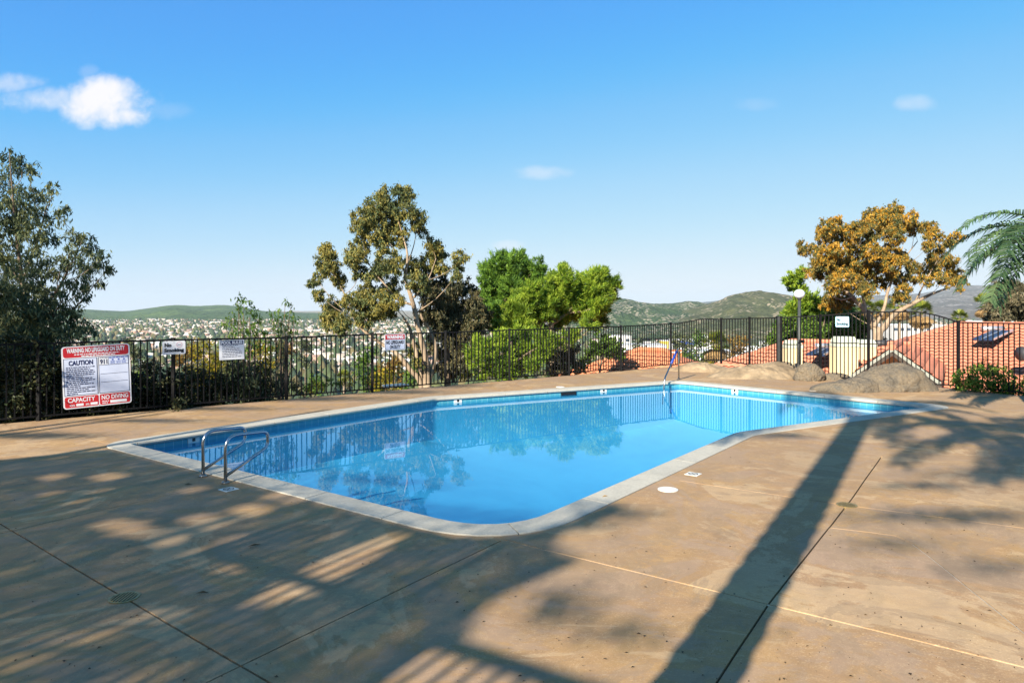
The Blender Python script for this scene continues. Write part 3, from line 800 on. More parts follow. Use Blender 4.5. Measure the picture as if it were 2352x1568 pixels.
# ------------------------------------------------------------------ fences
UNIT = MB().box((0, 0, 0), (1, 1, 1)).mesh('picket'); UNIT.materials.append(M['iron'])
UNITP = MB().box((0, 0, 0), (1, 1, 1)).box((0, 0, .5), (1.25, 1.25, .012)).mesh('post'); UNITP.materials.append(M['iron'])
def fence(name, label, posts, spacing, z0=.09, cat='fence', topf=None, post_base=0.0, group=None, first=True, last=True, zfun=None, pw=.022):
    """posts: (x, y, ztop)"""
    root = thing(name, (posts[0][0], posts[0][1], post_base), label, cat, group); off = root.location
    for i, p in enumerate(posts):
        if (i == 0 and not first) or (i == len(posts) - 1 and not last): continue
        zb = zfun(p[0], p[1]) - .05 if zfun else post_base
        h = p[2] + .04 - zb
        link('post', UNITP, None, root, Vector((p[0], p[1], zb + h / 2)) - off, (.062, .062, h))
    tops, bots = [], []
    for i in range(len(posts) - 1):
        a, b = posts[i], posts[i + 1]; L = math.hypot(b[0] - a[0], b[1] - a[1]); n = max(2, round(L / spacing))
        ang = math.atan2(b[1] - a[1], b[0] - a[0])
        for k in range(n + 1):
            t = k / n; x, y = a[0] + (b[0] - a[0]) * t, a[1] + (b[1] - a[1]) * t
            zt = topf(i, t, a[2], b[2]) if topf else a[2] + (b[2] - a[2]) * t
            zb = (zfun(x, y) if zfun else post_base) + z0
            tops.append(Vector((x, y, zt))); bots.append(Vector((x, y, zb)))
            if 0 < k < n:
                o = link('picket', UNIT, None, root, Vector((x, y, (zt + zb) / 2)) - off, (pw, pw, zt - zb)); o.rotation_euler.z = ang
    tr = MB()
    for a, b in zip(tops, tops[1:]):
        if (b - a).length > 1e-4: tr.bar(a, b + (b - a).normalized() * .004, .034, .034)
    tr.build('top_rail', M['iron'], root)
    br = MB()
    for a, b in zip(bots, bots[1:]):
        if (b - a).length > 1e-4: br.bar(a, b + (b - a).normalized() * .004, .03, .03)
    br.build('bottom_rail', M['iron'], root)
    return root
fence('picket_fence', 'long black iron picket fence along the far left side of the pool deck', POST_L, .122)
LG = GATE - CORNER
ROCKZ = lambda x, y: .28 + .18 * math.sin((Vector((x, y, 0)) - CORNER).length * 2.1 - .4) if (Vector((x, y, 0)) - CORNER).length < 3.7 else 0
smooth = lambda t: t * t * (3 - 2 * t)
def pt(t, z): q = CORNER + LG * t; return (q.x, q.y, z)
def top_up(i, t, a, b):
    return a + (b - a) * smooth(min(1, t / .75)) if i == 0 else a + (b - a) * t
fence('picket_fence', 'tall black picket fence with a rising top rail behind the low rock mounds', [pt(0, POST_L[-1][2]), pt(.499, 1.74), pt(.752, 1.78), pt(.985, 1.81)], .100,
      topf=top_up, first=False, zfun=lambda x, y: max(0, .30 * math.sin(min(1, (Vector((x, y, 0)) - CORNER).length / LG.length) * math.pi)), z0=.06)
LR = RC - GATE
def pr(t, z): q = GATE + LR * t; return (q.x, q.y, z)
fence('iron_gate', 'black iron picket gate with a heavy frame beside the lamp post', [pr(.012, 1.82), pr(.262, 1.893)], .098, cat='gate')
g_ = GATE
MB().box(g_ + Vector((-.02, .0, .91)), (.085, .085, 1.86)).build('gate_post', M['iron_grey'], bpy.data.objects['iron_gate'])
def top_dn(i, t, a, b):
    if i == 0: return a + (b - a) * t
    return a + .02 * t if t < .45 else (a + .012) + (b - a - .012) * (((t - .45) / .55) ** 2.0)
fence('picket_fence', 'tall black picket fence behind the boulders, its top rail curving down at the corner', [pr(.268, 1.895), pr(.543, 2.01), pr(1.0, 1.745)], .112, topf=top_dn, first=False)
RP = [(RC.x, RC.y, 1.745)] + [(*(RC + rdir * (2.3 * k)).xy, 1.75) for k in (1, 2, 3)]
fence('picket_fence', 'black picket fence in front of the large red tile roof, right of the boulders', RP, .118, first=False)

# ------------------------------------------------------------------ signs
def text_on(s, q, x0, y0, w, h, mat, parent, name='lettering', bold=.025, z=.004):
    cu = bpy.data.curves.new('t', 'FONT'); cu.body = s; cu.offset = bold; cu.resolution_u = 3
    o = bpy.data.objects.new('t', cu); me = o.to_mesh()
    vs = [v.co.copy() for v in me.vertices]; fs = [tuple(p.vertices) for p in me.polygons]; o.to_mesh_clear()
    bpy.data.objects.remove(o); bpy.data.curves.remove(cu)
    xa, xb = min(v.x for v in vs), max(v.x for v in vs); ya, yb = min(v.y for v in vs), max(v.y for v in vs)
    mb = MB(); mb.v = [tuple(q(x0 + (v.x - xa) / (xb - xa) * w, y0 + (v.y - ya) / (yb - ya) * h, z)) for v in vs]; mb.f = fs; mb.m = [0] * len(fs)
    return mb.build(name, mat, parent)
def rrect(x0, y0, x1, y1, r, n=5):
    out = []
    for cx, cy, a0 in ((x1 - r, y1 - r, 0), (x0 + r, y1 - r, 90), (x0 + r, y0 + r, 180), (x1 - r, y0 + r, 270)):
        for k in range(n + 1):
            a = math.radians(a0 + 90 * k / n); out.append((cx + r * math.cos(a), cy + r * math.sin(a)))
    return out
def plate_on(q, x0, y0, x1, y1, mat, parent, name, z=0.0, th=.006, r=.0):
    poly = rrect(x0, y0, x1, y1, r) if r else [(x1, y1), (x0, y1), (x0, y0), (x1, y0)]
    mb = MB(); n = len(poly); top = [q(x, y, z) for x, y in poly]; bot = [q(x, y, z - th) for x, y in poly]
    mb.face(top); mb.face(bot[::-1])
    for i in range(n): j = (i + 1) % n; mb.face([bot[i], bot[j], top[j], top[i]])
    return mb.build(name, mat, parent)
def fine_print(q, lines, x0, x1, y, dy, mat, parent, th=.45, z=.003, seed=1, name='fine_print'):
    rr = random.Random(seed); mb = MB()
    for k, (ind, frac) in enumerate(lines):
        x = x0 + ind; xe = x0 + (x1 - x0) * frac
        while x < xe:
            w = min(rr.uniform(.25, .9) * dy * 2.2, xe - x)
            yy = y - k * dy; h = dy * th * rr.uniform(.85, 1.1)
            mb.face([q(x, yy - h, z), q(x + w, yy - h, z), q(x + w, yy, z), q(x, yy, z)]); x += w + dy * .32
    return mb.build(name, mat, parent)
def sign_frame(px, tilt=0.0, back=0.0, base=None, d=None):
    """px: (u_left, u_right, v_top, v_bottom) on the fence line -> frame with origin at the lower left corner, size in metres"""
    base = fx0 if base is None else base; d = fdir if d is None else d
    nrm = Vector((d.y, -d.x, 0)); b0 = base + nrm * .05
    def hit(u):
        k = (u - 1176) / F; s = (b0.x - k * b0.y) / (k * d.y - d.x); return b0 + d * s
    a, b = hit(px[0]), hit(px[1]); w = (b - a).length; m = (a + b) / 2
    zt, zb = H - (px[2] - HZ) / F * m.y, H - (px[3] - HZ) / F * m.y
    ex = d.copy(); ey = Vector((0, 0, 1)); c, s = math.cos(tilt), math.sin(tilt)
    ex, ey = ex * c + ey * s, ey * c - ex * s
    ctr = m + Vector((0, 0, (zt + zb) / 2)); h = zt - zb
    org = ctr - ex * w / 2 - ey * h / 2
    return frame_xy(ex, ey, org), w, h, m
def bolts(q, pts, parent):
    for x, y in pts:
        mb = MB(); n = 8
        mb.face([q(x + .008 * math.cos(2 * math.pi * k / n), y + .008 * math.sin(2 * math.pi * k / n), .006) for k in range(n)]); mb.build('bolt', M['steel_worn'], parent)
def big_sign():
    q, w, h, m = sign_frame((143, 300, 792.5, 932.5), math.radians(2.0))
    root = thing('pool_warning_sign', (m.x, m.y, .2), 'large red and white warning sign with capacity and no diving panels on the fence', 'sign')
    plate_on(q, 0, 0, w, h, M['white_paint'], root, 'panel', 0, .008, .055)
    X, Y = lambda a: a * w, lambda b: b * h
    hd = plate_on(q, X(.022), Y(.822), X(.978), Y(.985), M['red_paint'], root, 'header', .0025, .002, .045)
    text_on('WARNING: NO LIFEGUARD ON DUTY', q, X(.075), Y(.893), X(.85), Y(.078), M['white_paint'], hd, bold=.04)
    fine_print(q, [(0, 1.0), (X(.10), .90)], X(.18), X(.84), Y(.874), Y(.030), M['white_paint'], hd, .55, .004, 3)
    # caution panel
    cp = plate_on(q, X(.022), Y(.205), X(.505), Y(.805), M['navy'], root, 'caution_panel', .0025, .002)
    plate_on(q, X(.031), Y(.213), X(.496), Y(.797), M['pale_lilac'], cp, 'caution_field', .0032, .0006)
    text_on('CAUTION', q, X(.095), Y(.690), X(.35), Y(.083), M['navy'], cp, bold=.04, z=.005)
    fine_print(q, [(0, .95), (0, .8), (0, .93), (0, .96), (0, .92), (0, .55), (0, .86), (0, .97), (0, .70), (0, .90), (0, .45), (0, .97), (0, .72), (0, .97), (0, .35)], X(.055), X(.485), Y(.668), Y(.0305), M['navy'], cp, .5, .005, 8)
    # emergency panel
    ep = plate_on(q, X(.522), Y(.205), X(.978), Y(.805), M['navy'], root, 'emergency_panel', .0025, .002)
    plate_on(q, X(.531), Y(.213), X(.969), Y(.664), M['pale_lilac'], ep, 'emergency_field', .0032, .0006)
    plate_on(q, X(.531), Y(.672), X(.668), Y(.797), M['white_paint'], ep, 'number_field', .0032, .0006)
    plate_on(q, X(.675), Y(.672), X(.969), Y(.797), M['pale_lilac'], ep, 'picture_field', .0032, .0006)
    text_on('911', q, X(.547), Y(.683), X(.108), Y(.080), M['navy'], ep, bold=.04, z=.005)
    fine_print(q, [(0, 1)], X(.545), X(.66), Y(.790), Y(.02), M['navy'], ep, .45, .005, 4)
    fine_print(q, [(0, 1)], X(.682), X(.965), Y(.790), Y(.026), M['blue_print'], ep, .6, .005, 5)
    for k, x in enumerate((.735, .825, .905)):
        mb = MB(); n = 10
        mb.face([q(X(x) + X(.016) * math.cos(2 * math.pi * i / n), Y(.748) + X(.014) * math.sin(2 * math.pi * i / n), .005) for i in range(n)]); mb.build('pictogram', M['blue_print'], ep)
        fine_print(q, [(0, 1), (0, .8), (0, .9)], X(x - .035), X(x + .04), Y(.725), Y(.017), M['blue_print'], ep, .5, .005, 20 + k)
    for k, y in enumerate((.52, .385)):
        mb = MB(); mb.face([q(X(.545), Y(y), .005), q(X(.955), Y(y), .005), q(X(.955), Y(y + .005), .005), q(X(.545), Y(y + .005), .005)]); mb.build('rule_line', M['navy'], ep)
    # bottom panels
    for (x0, x1, nm) in ((.022, .505, 'capacity_panel'), (.522, .978, 'no_diving_panel')):
        r = plate_on(q, X(x0), Y(.018), X(x1), Y(.190), M['red_paint'], root, nm, .0025, .002, .03)
        if nm[0] == 'c':
            text_on('CAPACITY', q, X(.065), Y(.100), X(.39), Y(.072), M['white_paint'], r)
            text_on('POOL', q, X(.09), Y(.035), X(.075), Y(.032), M['white_paint'], r); text_on('SPA', q, X(.315), Y(.037), X(.055), Y(.030), M['white_paint'], r)
            plate_on(q, X(.18), Y(.035), X(.285), Y(.075), M['white_paint'], r, 'blank_field', .0034, .0006); plate_on(q, X(.385), Y(.035), X(.488), Y(.075), M['white_paint'], r, 'blank_field', .0034, .0006)
        else:
            text_on('NO DIVING', q, X(.55), Y(.100), X(.40), Y(.072), M['white_paint'], r)
            fine_print(q, [(0, 1), (0, .8)], X(.555), X(.66), Y(.080), Y(.03), M['white_paint'], r, .5, .004, 9)
            plate_on(q, X(.675), Y(.035), X(.925), Y(.080), M['white_paint'], r, 'blank_field', .0034, .0006)
    bolts(q, [(X(.513), Y(.02)), (X(.5), Y(.97))], root)
big_sign()
def smoking_sign(px, base, d, field, label, symbol=True):
    q, w, h, m = sign_frame(px, math.radians(1.0), 0, base, d)
    root = thing('no_smoking_sign', (m.x, m.y, 1.0), label, 'sign')
    plate_on(q, 0, 0, w, h, field, root, 'panel', 0, .006, .03)
    text_on('No', q, .09 * w, .56 * h, .30 * w, .30 * h, M['black'], root, bold=.05)
    text_on('Smoking', q, .07 * w, .10 * h, .86 * w, .36 * h, M['black'], root, bold=.05)
    cx, cy, r = .73 * w, .72 * h, .125 * w; mb = MB(); n = 28
    for i in range(n):
        a, b = 2 * math.pi * i / n, 2 * math.pi * (i + 1) / n
        mb.face([q(cx + math.cos(x) * k, cy + math.sin(x) * k, .004) for x, k in ((a, r), (b, r), (b, r * .88), (a, r * .88))])
    if symbol: mb.build('prohibition_ring', M['pale_red'], root)
    mb = MB(); mb.face([q(cx - r * .6, cy - r * .12, .0045), q(cx + r * .6, cy - r * .12, .0045), q(cx + r * .6, cy + r * .06, .0045), q(cx - r * .6, cy + r * .06, .0045)])
    mb.build('cigarette_mark', M['navy'], root)
    bolts(q, [(.5 * w, .9 * h), (.5 * w, .08 * h)], root)
smoking_sign((373, 426, 783, 813.5), None, None, M['white_paint'], 'white no smoking sign on the fence between the two larger left signs')
smoking_sign((1919, 1950, 727, 751), GATE, LR.normalized(), M['sky_paint'], 'pale blue no smoking sign on the tall fence right of the lamp', False)
def rules_sign():
    q, w, h, m = sign_frame((503.5, 561, 780.5, 825.5), math.radians(.5))
    root = thing('pool_rules_sign', (m.x, m.y, 1.0), 'white pool rules sign with a navy heading on the fence', 'sign')
    plate_on(q, 0, 0, w, h, M['white_paint'], root, 'panel', 0, .005)
    hd = plate_on(q, .05 * w, .76 * h, .95 * w, .97 * h, M['navy'], root, 'heading_band', .002, .0015)
    text_on('POOL RULES', q, .08 * w, .785 * h, .84 * w, .16 * h, M['white_paint'], hd, bold=.05)
    fine_print(q, [(0, .78), (0, .6), (0, .86), (0, .9), (0, .97), (0, .97), (0, .75), (0, .93)], .12 * w, .93 * w, .74 * h, .083 * h, M['navy'], root, .35, .003, 14)
rules_sign()
def small_warning():
    q, w, h, m = sign_frame((883.5, 931, 766.5, 804), math.radians(.5))
    root = thing('lifeguard_warning_sign', (m.x, m.y, 1.0), 'small warning no lifeguard on duty sign on the fence in front of the eucalyptus', 'sign')
    plate_on(q, 0, 0, w, h, M['white_paint'], root, 'panel', 0, .006, .03)
    plate_on(q, .03 * w, .035 * h, .97 * w, .965 * h, M['navy'], root, 'border', .0015, .001, .02)
    plate_on(q, .045 * w, .05 * h, .955 * w, .645 * h, M['pale_lilac'], root, 'field', .0024, .0008)
    hd = plate_on(q, .035 * w, .665 * h, .965 * w, .96 * h, M['red_paint'], root, 'header', .0024, .0008)
    text_on('WARNING', q, .10 * w, .70 * h, .80 * w, .22 * h, M['white_paint'], hd, bold=.05)
    text_on('NO LIFEGUARD', q, .07 * w, .37 * h, .86 * w, .23 * h, M['black'], root, bold=.05); text_on('ON DUTY', q, .24 * w, .09 * h, .52 * w, .23 * h, M['black'], root, bold=.05)
small_warning()

# ------------------------------------------------------------------ lamp post, boulders
def lamp():
    Y = 22.6; b = P(1836, 862, Y); g = P(1832, 675, Y); z0 = TZ(b.x, b.y)
    root = thing('lamp_post', (b.x, b.y, z0), 'dark lamp post with a white globe behind the gate', 'lamp post')
    MB().tube([(b.x, b.y, z0 - .1), (b.x, b.y, g.z - .16)], [.055, .05], 14).build('pole', M['iron_grey'], root, True)
    MB().tube([(b.x, b.y, g.z - .19), (b.x, b.y, g.z - .15), (b.x, b.y, g.z - .13)], [.06, .085, .075], 16).build('globe_fitter', M['iron_grey'], root, True)
    pts = [(b.x, b.y, g.z + .152 * math.sin(a)) for a in np.linspace(-1.45, 1.5708, 14)]; rs = [max(.004, .172 * math.cos(a)) for a in np.linspace(-1.45, 1.5708, 14)]
    MB().tube(pts, rs, 24).build('globe', M['globe'], root, True)
    MB().box((b.x - .1, b.y - .02, .14), (.10, .08, .3)).build('junction_box', M['steel_worn'], root)
    MB().box((b.x + .05, b.y - .05, 1.02), (.16, .12, .10)).build('pole_bracket', M['iron'], root)
lamp()
def boulder(name, c, size, seed, label, lobes, group='boulders beside the deck fence', mat='rock'):
    """lobes: (dx, dy, dz, rx, ry, rz) joined by a smooth maximum into one surface"""
    nu, nv = 110, 54; V = []
    for j in range(nv):
        ph = -math.pi / 2 * .35 + (math.pi / 2 * 1.35) * j / (nv - 1)
        for i in range(nu):
            th = 2 * math.pi * i / nu; d = Vector((math.cos(ph) * math.cos(th), math.cos(ph) * math.sin(th), math.sin(ph)))
            lo, hi = 0.0, 6.0
            f = lambda r: sum(math.exp(-3.2 * (((d.x * r - l[0]) / l[3]) ** 2 + ((d.y * r - l[1]) / l[4]) ** 2 + ((d.z * r - l[2]) / l[5]) ** 2 - 1)) for l in lobes) - 1
            for _ in range(22):
                m = (lo + hi) / 2
                if f(m) > 0: lo = m
                else: hi = m
            cell = noise.voronoi(d * 1.9 + Vector((seed, 1, 2)))[0]; r = lo * (1.03 + .09 * noise.fractal(d * 2.2 + Vector((seed, 0, 0)), 1, 2, 5) + .035 * noise.fractal(d * 8 + Vector((seed, 5, 0)), 1, 2, 4) - .16 * max(0, .22 - (cell[1] - cell[0])))
            V.append((d.x * r, d.y * r, d.z * r))
    me_v = np.array(V) * np.array(size); f = []
    for j in range(nv - 1):
        for i in range(nu): f.append((j * nu + i, j * nu + (i + 1) % nu, (j + 1) * nu + (i + 1) % nu, (j + 1) * nu + i))
    o = link(name, np_mesh(name, me_v, np.array(f), True), M[mat], None, c); tag(o, label, 'boulder', group); return o
c1 = G(2068, 902); boulder('boulder', c1 + Vector((-.05, .75, .05)), (1, 1, 1), 3, 'largest smooth grey brown boulder in front of the tall fence',
        [(-.05, 0, -.02, .70, .62, .46), (.48, .05, .06, .66, .60, .54), (.2, .1, .04, .6, .5, .46), (-.75, -.1, -.15, .45, .5, .34), (.95, 0, -.15, .45, .5, .34)])
c2 = G(1985, 905); boulder('boulder', c2 + Vector((-.02, .62, .02)), (1, 1, 1), 8, 'pale low boulder in the sun patch at the left end of the largest boulder',
        [(0, 0, -.02, .50, .40, .29), (-.45, .1, -.08, .5, .4, .25), (.3, .1, 0, .4, .4, .33)])
c3 = G(1868, 876); boulder('boulder', c3 + Vector((0, .35, .12)), (1, 1, 1), 14, 'small round boulder standing on the deck in front of the gate',
        [(0, 0, .10, .34, .30, .28), (.12, -.02, .04, .33, .30, .27), (-.05, .0, -.1, .36, .3, .25)])
c4 = G(1925, 874); boulder('boulder', c4 + Vector((0, .3, 0)), (1, 1, 1), 19, 'low flat boulder between the small round one and the pale one', [(0, 0, 0, .38, .3, .20), (.25, .05, -.03, .3, .3, .18)])
q5 = CORNER + LG * .80; boulder('rock_mound', q5 + Vector((-.25, -.85, -.02)), (1, 1, 1), 23, 'broad sloping tan rock mound left of the gate', [(0, 0, 0, 1.25, .75, .36), (.65, .2, .0, .75, .6, .44), (-.9, -.2, -.10, .8, .6, .24), (.1, -.5, -.14, .9, .5, .24)], mat='tan_rock')
q6 = CORNER + LG * .34; boulder('rock_mound', q6 + Vector((-.25, -.35, -.03)), (1, 1, 1), 31, 'low tan rock mound beside the fence corner behind the handrail', [(0, 0, 0, .85, .6, .30), (.6, -.35, -.10, .7, .6, .26), (-.75, .1, -.12, .5, .5, .22)], mat='tan_rock')
q7 = G(1808, 858); boulder('boulder', q7 + Vector((.1, .6, .0)), (1, 1, 1), 37, 'dark shaded boulder seen through the bars of the gate', [(0, 0, 0, .35, .35, .33), (.25, .1, 0, .3, .3, .22)])

# ------------------------------------------------------------------ helpers: foliage
def unit(a): return a / np.maximum(1e-9, np.linalg.norm(a, axis=1, keepdims=True))
def leaf_quads(C, D, L, W):
    """C centres, D directions (n,3); L, W arrays -> diamond leaves"""
    n = len(C); D = unit(D); R = unit(np.cross(D, unit(RNG.normal(size=(n, 3)))))
    L = np.broadcast_to(L, (n,))[:, None]; W = np.broadcast_to(W, (n,))[:, None]
    fold = np.cross(D, R) * W * .25
    v = np.stack([C - D * L / 2, C - D * L * .05 + R * W / 2 + fold, C + D * L / 2, C - D * L * .05 - R * W / 2 + fold], 1).reshape(-1, 3)
    return v
def leaves_obj(name, C, D, L, W, mat, parent):
    v = leaf_quads(C, D, L, W); off = np.array(wloc(parent)) if parent is not None else np.zeros(3)
    f = np.arange(len(v)).reshape(-1, 4)
    return link(name, np_mesh(name, v - off, f), mat, parent)
def fill_clumps(clumps, dens, twig=7.0, mode='hang', spread=.34):
    """clumps: (x,y,z,R[,rzscale]); leaves gather round twig ends near the clump surface"""
    Cs, Ds = [], []
    for c in clumps:
        ctr = np.array(c[:3]); R = c[3]; zs = c[4] if len(c) > 4 else 1.0
        n = int(dens * R * R) + 6; m = max(3, int(twig * (1 + R * R * 4)))
        m *= 2; d = unit(RNG.normal(size=(m, 3))); t = ctr + d * (RNG.uniform(.35, 1.0, (m, 1)) ** .6) * R * np.array([1, 1, zs]) * RNG.uniform(.7, 1.28, (m, 1))
        k = RNG.integers(0, m, n); sp = np.minimum(R * spread, .05 + R * .16) * RNG.uniform(.4, 1.2, (n, 1))
        p = t[k] + RNG.normal(size=(n, 3)) * sp * np.array([.6, .6, .6])
        o = unit(p - ctr + 1e-6)
        if mode == 'hang': q = RNG.normal(size=(n, 3)) * .55 + np.array([0, 0, -1.0]) + o * .35
        elif mode == 'out': q = o * 1.0 + RNG.normal(size=(n, 3)) * .55 + np.array([0, 0, .45])
        elif mode == 'up': q = RNG.normal(size=(n, 3)) * .6 + np.array([0, 0, .9])
        else: q = RNG.normal(size=(n, 3))
        Cs.append(p); Ds.append(q)
    return np.concatenate(Cs), np.concatenate(Ds)
def px_tree(name, label, cat, D, conv, clumps, trunks, leaf, barkm, L, W, dens, mode='hang', depth=1.0, twig=7.0, spread=.34, group=None, limbs=True, base_px=None, jitter=1.0):
    u0, su, v0, sv = conv; U = lambda zx: u0 + zx * su; Vv = lambda zy: v0 + zy * sv
    base = trunks[0][0] if trunks else None
    b = P(U(base[0]), Vv(base[1]), D); gz = TZ(b.x, b.y)
    root = thing(name, (b.x, b.y, gz), label, cat, group)
    rnd = random.Random(len(clumps) * 7 + int(D * 10))
    cl = []
    for (zx, zy, zr) in clumps:
        Y = D + rnd.uniform(-depth, depth); p = P(U(zx), Vv(zy), Y); cl.append((p.x, p.y, p.z, zr * su * Y / F * jitter))
    tr = MB(); pts_all = []
    for k, t in enumerate(trunks):
        dd = [0] + [rnd.uniform(-.35, .35) * min(1, depth) for _ in t[1:]]; pts = [P(U(q[0]), Vv(q[1]), D + sum(dd[:i + 1]) * .6) for i, q in enumerate(t)]
        rr = [q[2] * .82 for q in t]
        if k == 0 or (t[0][1] == base[1]):
            p0 = pts[0]; pts = [Vector((p0.x + (p0.x - pts[1].x) * .15, p0.y, min(gz, p0.z - .2) - .3))] + pts; rr = [rr[0] * 1.25] + rr
        n = 4; sm = smooth_path(pts, n); rs = list(np.interp(np.linspace(0, len(rr) - 1, len(sm)), range(len(rr)), rr))
        tr.tube(sm, rs, 9); pts_all += list(zip(sm, rs))
    tr.build('trunk', barkm, root, True)
    if limbs and pts_all:
        lb = MB()
        for c in cl:
            cv = Vector(c[:3]); best = min(pts_all, key=lambda q: (q[0] - cv).length + 2.5 * max(0, .7 * (q[0].xy - cv.xy).length - (cv.z - q[0].z)))
            if rnd.random() < .3: continue
            s = best[0]; mid = (s + cv) / 2 + Vector((rnd.uniform(-.1, .1), rnd.uniform(-.1, .1), -.06 * (cv - s).length))
            r = min(best[1] * .5, .008 + .009 * (cv - s).length); lb.tube(smooth_path([s, mid, cv], 3), list(np.linspace(r, .006, 7)), 5, False)
        lb.build('branches', barkm, root, True)
    C, Dr = fill_clumps(cl, dens, twig, mode, spread)
    n = len(C); leaves_obj('crown', C, Dr, L * RNG.uniform(.6, 1.25, n), W * RNG.uniform(.7, 1.2, n), leaf, root)
    return root
ID = (0, 1, 0, 1)
Z1 = (0, .4689, 294, .4689); Z4 = (686, .3125, 411.6, .3125); Z5 = (1058.4, .2125, 548.8, .2125); Z7 = (1764, .3124, 450.8, .3124)

# left eucalyptus, close behind the fence
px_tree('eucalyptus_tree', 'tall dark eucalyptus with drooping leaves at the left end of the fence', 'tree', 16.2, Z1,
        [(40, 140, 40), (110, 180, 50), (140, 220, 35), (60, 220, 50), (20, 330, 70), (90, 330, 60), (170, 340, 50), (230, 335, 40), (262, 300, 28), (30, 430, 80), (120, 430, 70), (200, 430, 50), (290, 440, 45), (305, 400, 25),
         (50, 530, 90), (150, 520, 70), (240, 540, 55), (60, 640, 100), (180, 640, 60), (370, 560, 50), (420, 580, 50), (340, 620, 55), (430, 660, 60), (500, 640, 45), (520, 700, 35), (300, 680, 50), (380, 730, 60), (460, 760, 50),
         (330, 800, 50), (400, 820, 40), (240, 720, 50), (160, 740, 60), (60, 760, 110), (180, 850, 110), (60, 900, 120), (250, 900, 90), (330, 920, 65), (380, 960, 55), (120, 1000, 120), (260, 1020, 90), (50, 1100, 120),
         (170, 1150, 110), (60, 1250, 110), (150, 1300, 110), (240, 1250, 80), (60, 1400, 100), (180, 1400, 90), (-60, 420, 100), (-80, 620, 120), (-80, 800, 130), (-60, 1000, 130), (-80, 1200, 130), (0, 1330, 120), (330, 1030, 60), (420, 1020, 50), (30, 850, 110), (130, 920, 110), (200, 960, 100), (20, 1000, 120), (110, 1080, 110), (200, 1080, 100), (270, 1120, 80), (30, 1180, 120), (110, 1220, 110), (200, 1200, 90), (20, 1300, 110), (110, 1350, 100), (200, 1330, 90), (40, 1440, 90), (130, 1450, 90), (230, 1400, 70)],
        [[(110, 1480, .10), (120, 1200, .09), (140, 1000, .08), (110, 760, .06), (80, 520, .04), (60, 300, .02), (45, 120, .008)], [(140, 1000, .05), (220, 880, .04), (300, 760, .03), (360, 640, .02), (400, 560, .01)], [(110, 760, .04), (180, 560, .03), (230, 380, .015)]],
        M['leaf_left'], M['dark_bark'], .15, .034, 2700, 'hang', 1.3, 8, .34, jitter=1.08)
# centre eucalyptus with pale trunks
px_tree('eucalyptus_tree', 'large olive eucalyptus with several pale trunks behind the middle of the fence', 'tree', 26.5, Z4,
        [(790, 110, 60), (690, 150, 80), (600, 140, 40), (560, 230, 90), (650, 300, 110), (780, 230, 80), (480, 300, 80), (550, 400, 90), (440, 360, 50), (870, 300, 60), (890, 380, 45), (740, 420, 70), (620, 470, 70),
         (430, 500, 70), (420, 590, 70), (450, 680, 55), (520, 720, 38), (200, 540, 65), (250, 600, 55), (170, 620, 55), (230, 690, 65), (300, 760, 50), (130, 740, 38), (90, 770, 30), (150, 850, 42), (640, 600, 85), (720, 640, 55),
         (600, 680, 65), (860, 650, 75), (980, 500, 70), (1020, 560, 65), (950, 600, 55), (1050, 650, 55), (1190, 590, 50), (1180, 660, 38), (1160, 710, 36), (880, 760, 80), (500, 820, 55), (620, 830, 65), (700, 790, 60),
         (580, 900, 80), (450, 900, 65), (380, 930, 65), (250, 950, 75), (220, 1040, 65), (330, 1050, 60), (300, 1110, 45), (480, 1010, 70), (600, 980, 70), (660, 940, 70), (720, 900, 55), (860, 1260, 45), (870, 1350, 40), (500, 930, 60)],
        [[(950, 1520, .17), (930, 1300, .15), (880, 1100, .12), (850, 950, .11), (815, 830, .09), (785, 720, .07), (800, 560, .05), (760, 400, .03), (700, 200, .015)],
         [(955, 1520, .13), (995, 1350, .11), (1000, 1200, .09), (950, 1080, .07), (900, 990, .06), (960, 800, .03)],
         [(930, 1520, .12), (890, 1380, .11), (845, 1200, .09), (810, 1080, .07), (760, 1000, .04)],
         [(900, 1520, .13), (820, 1400, .12), (720, 1280, .10), (580, 1190, .08), (430, 1060, .055), (340, 850, .04), (260, 700, .02)],
         [(860, 930, .06), (720, 880, .05), (640, 780, .04), (560, 690, .03), (480, 560, .015)], [(845, 870, .06), (900, 800, .045), (960, 720, .03), (1010, 580, .015)], [(785, 700, .05), (740, 590, .035), (690, 500, .02), (620, 380, .01)], [(810, 600, .03), (850, 470, .02), (870, 330, .01)]],
        M['leaf_euc'], M['pale_bark'], .135, .044, 8200, 'hang', 1.3, 9, .36, jitter=1.15)
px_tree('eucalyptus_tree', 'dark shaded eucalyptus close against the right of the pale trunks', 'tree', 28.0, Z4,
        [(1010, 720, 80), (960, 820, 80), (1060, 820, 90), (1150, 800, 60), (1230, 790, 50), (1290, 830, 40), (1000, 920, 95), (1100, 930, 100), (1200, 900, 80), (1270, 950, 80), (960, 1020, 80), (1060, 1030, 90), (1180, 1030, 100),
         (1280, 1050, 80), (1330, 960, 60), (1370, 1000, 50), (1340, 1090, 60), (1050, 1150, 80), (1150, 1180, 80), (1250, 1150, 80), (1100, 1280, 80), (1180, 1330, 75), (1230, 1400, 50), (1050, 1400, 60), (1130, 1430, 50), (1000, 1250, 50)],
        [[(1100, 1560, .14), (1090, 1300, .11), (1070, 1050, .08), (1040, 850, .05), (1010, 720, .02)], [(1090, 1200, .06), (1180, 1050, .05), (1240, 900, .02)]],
        M['leaf_euc_dark'], M['dark_bark'], .14, .046, 7000, 'hang', .9, 9, .36, jitter=1.15)
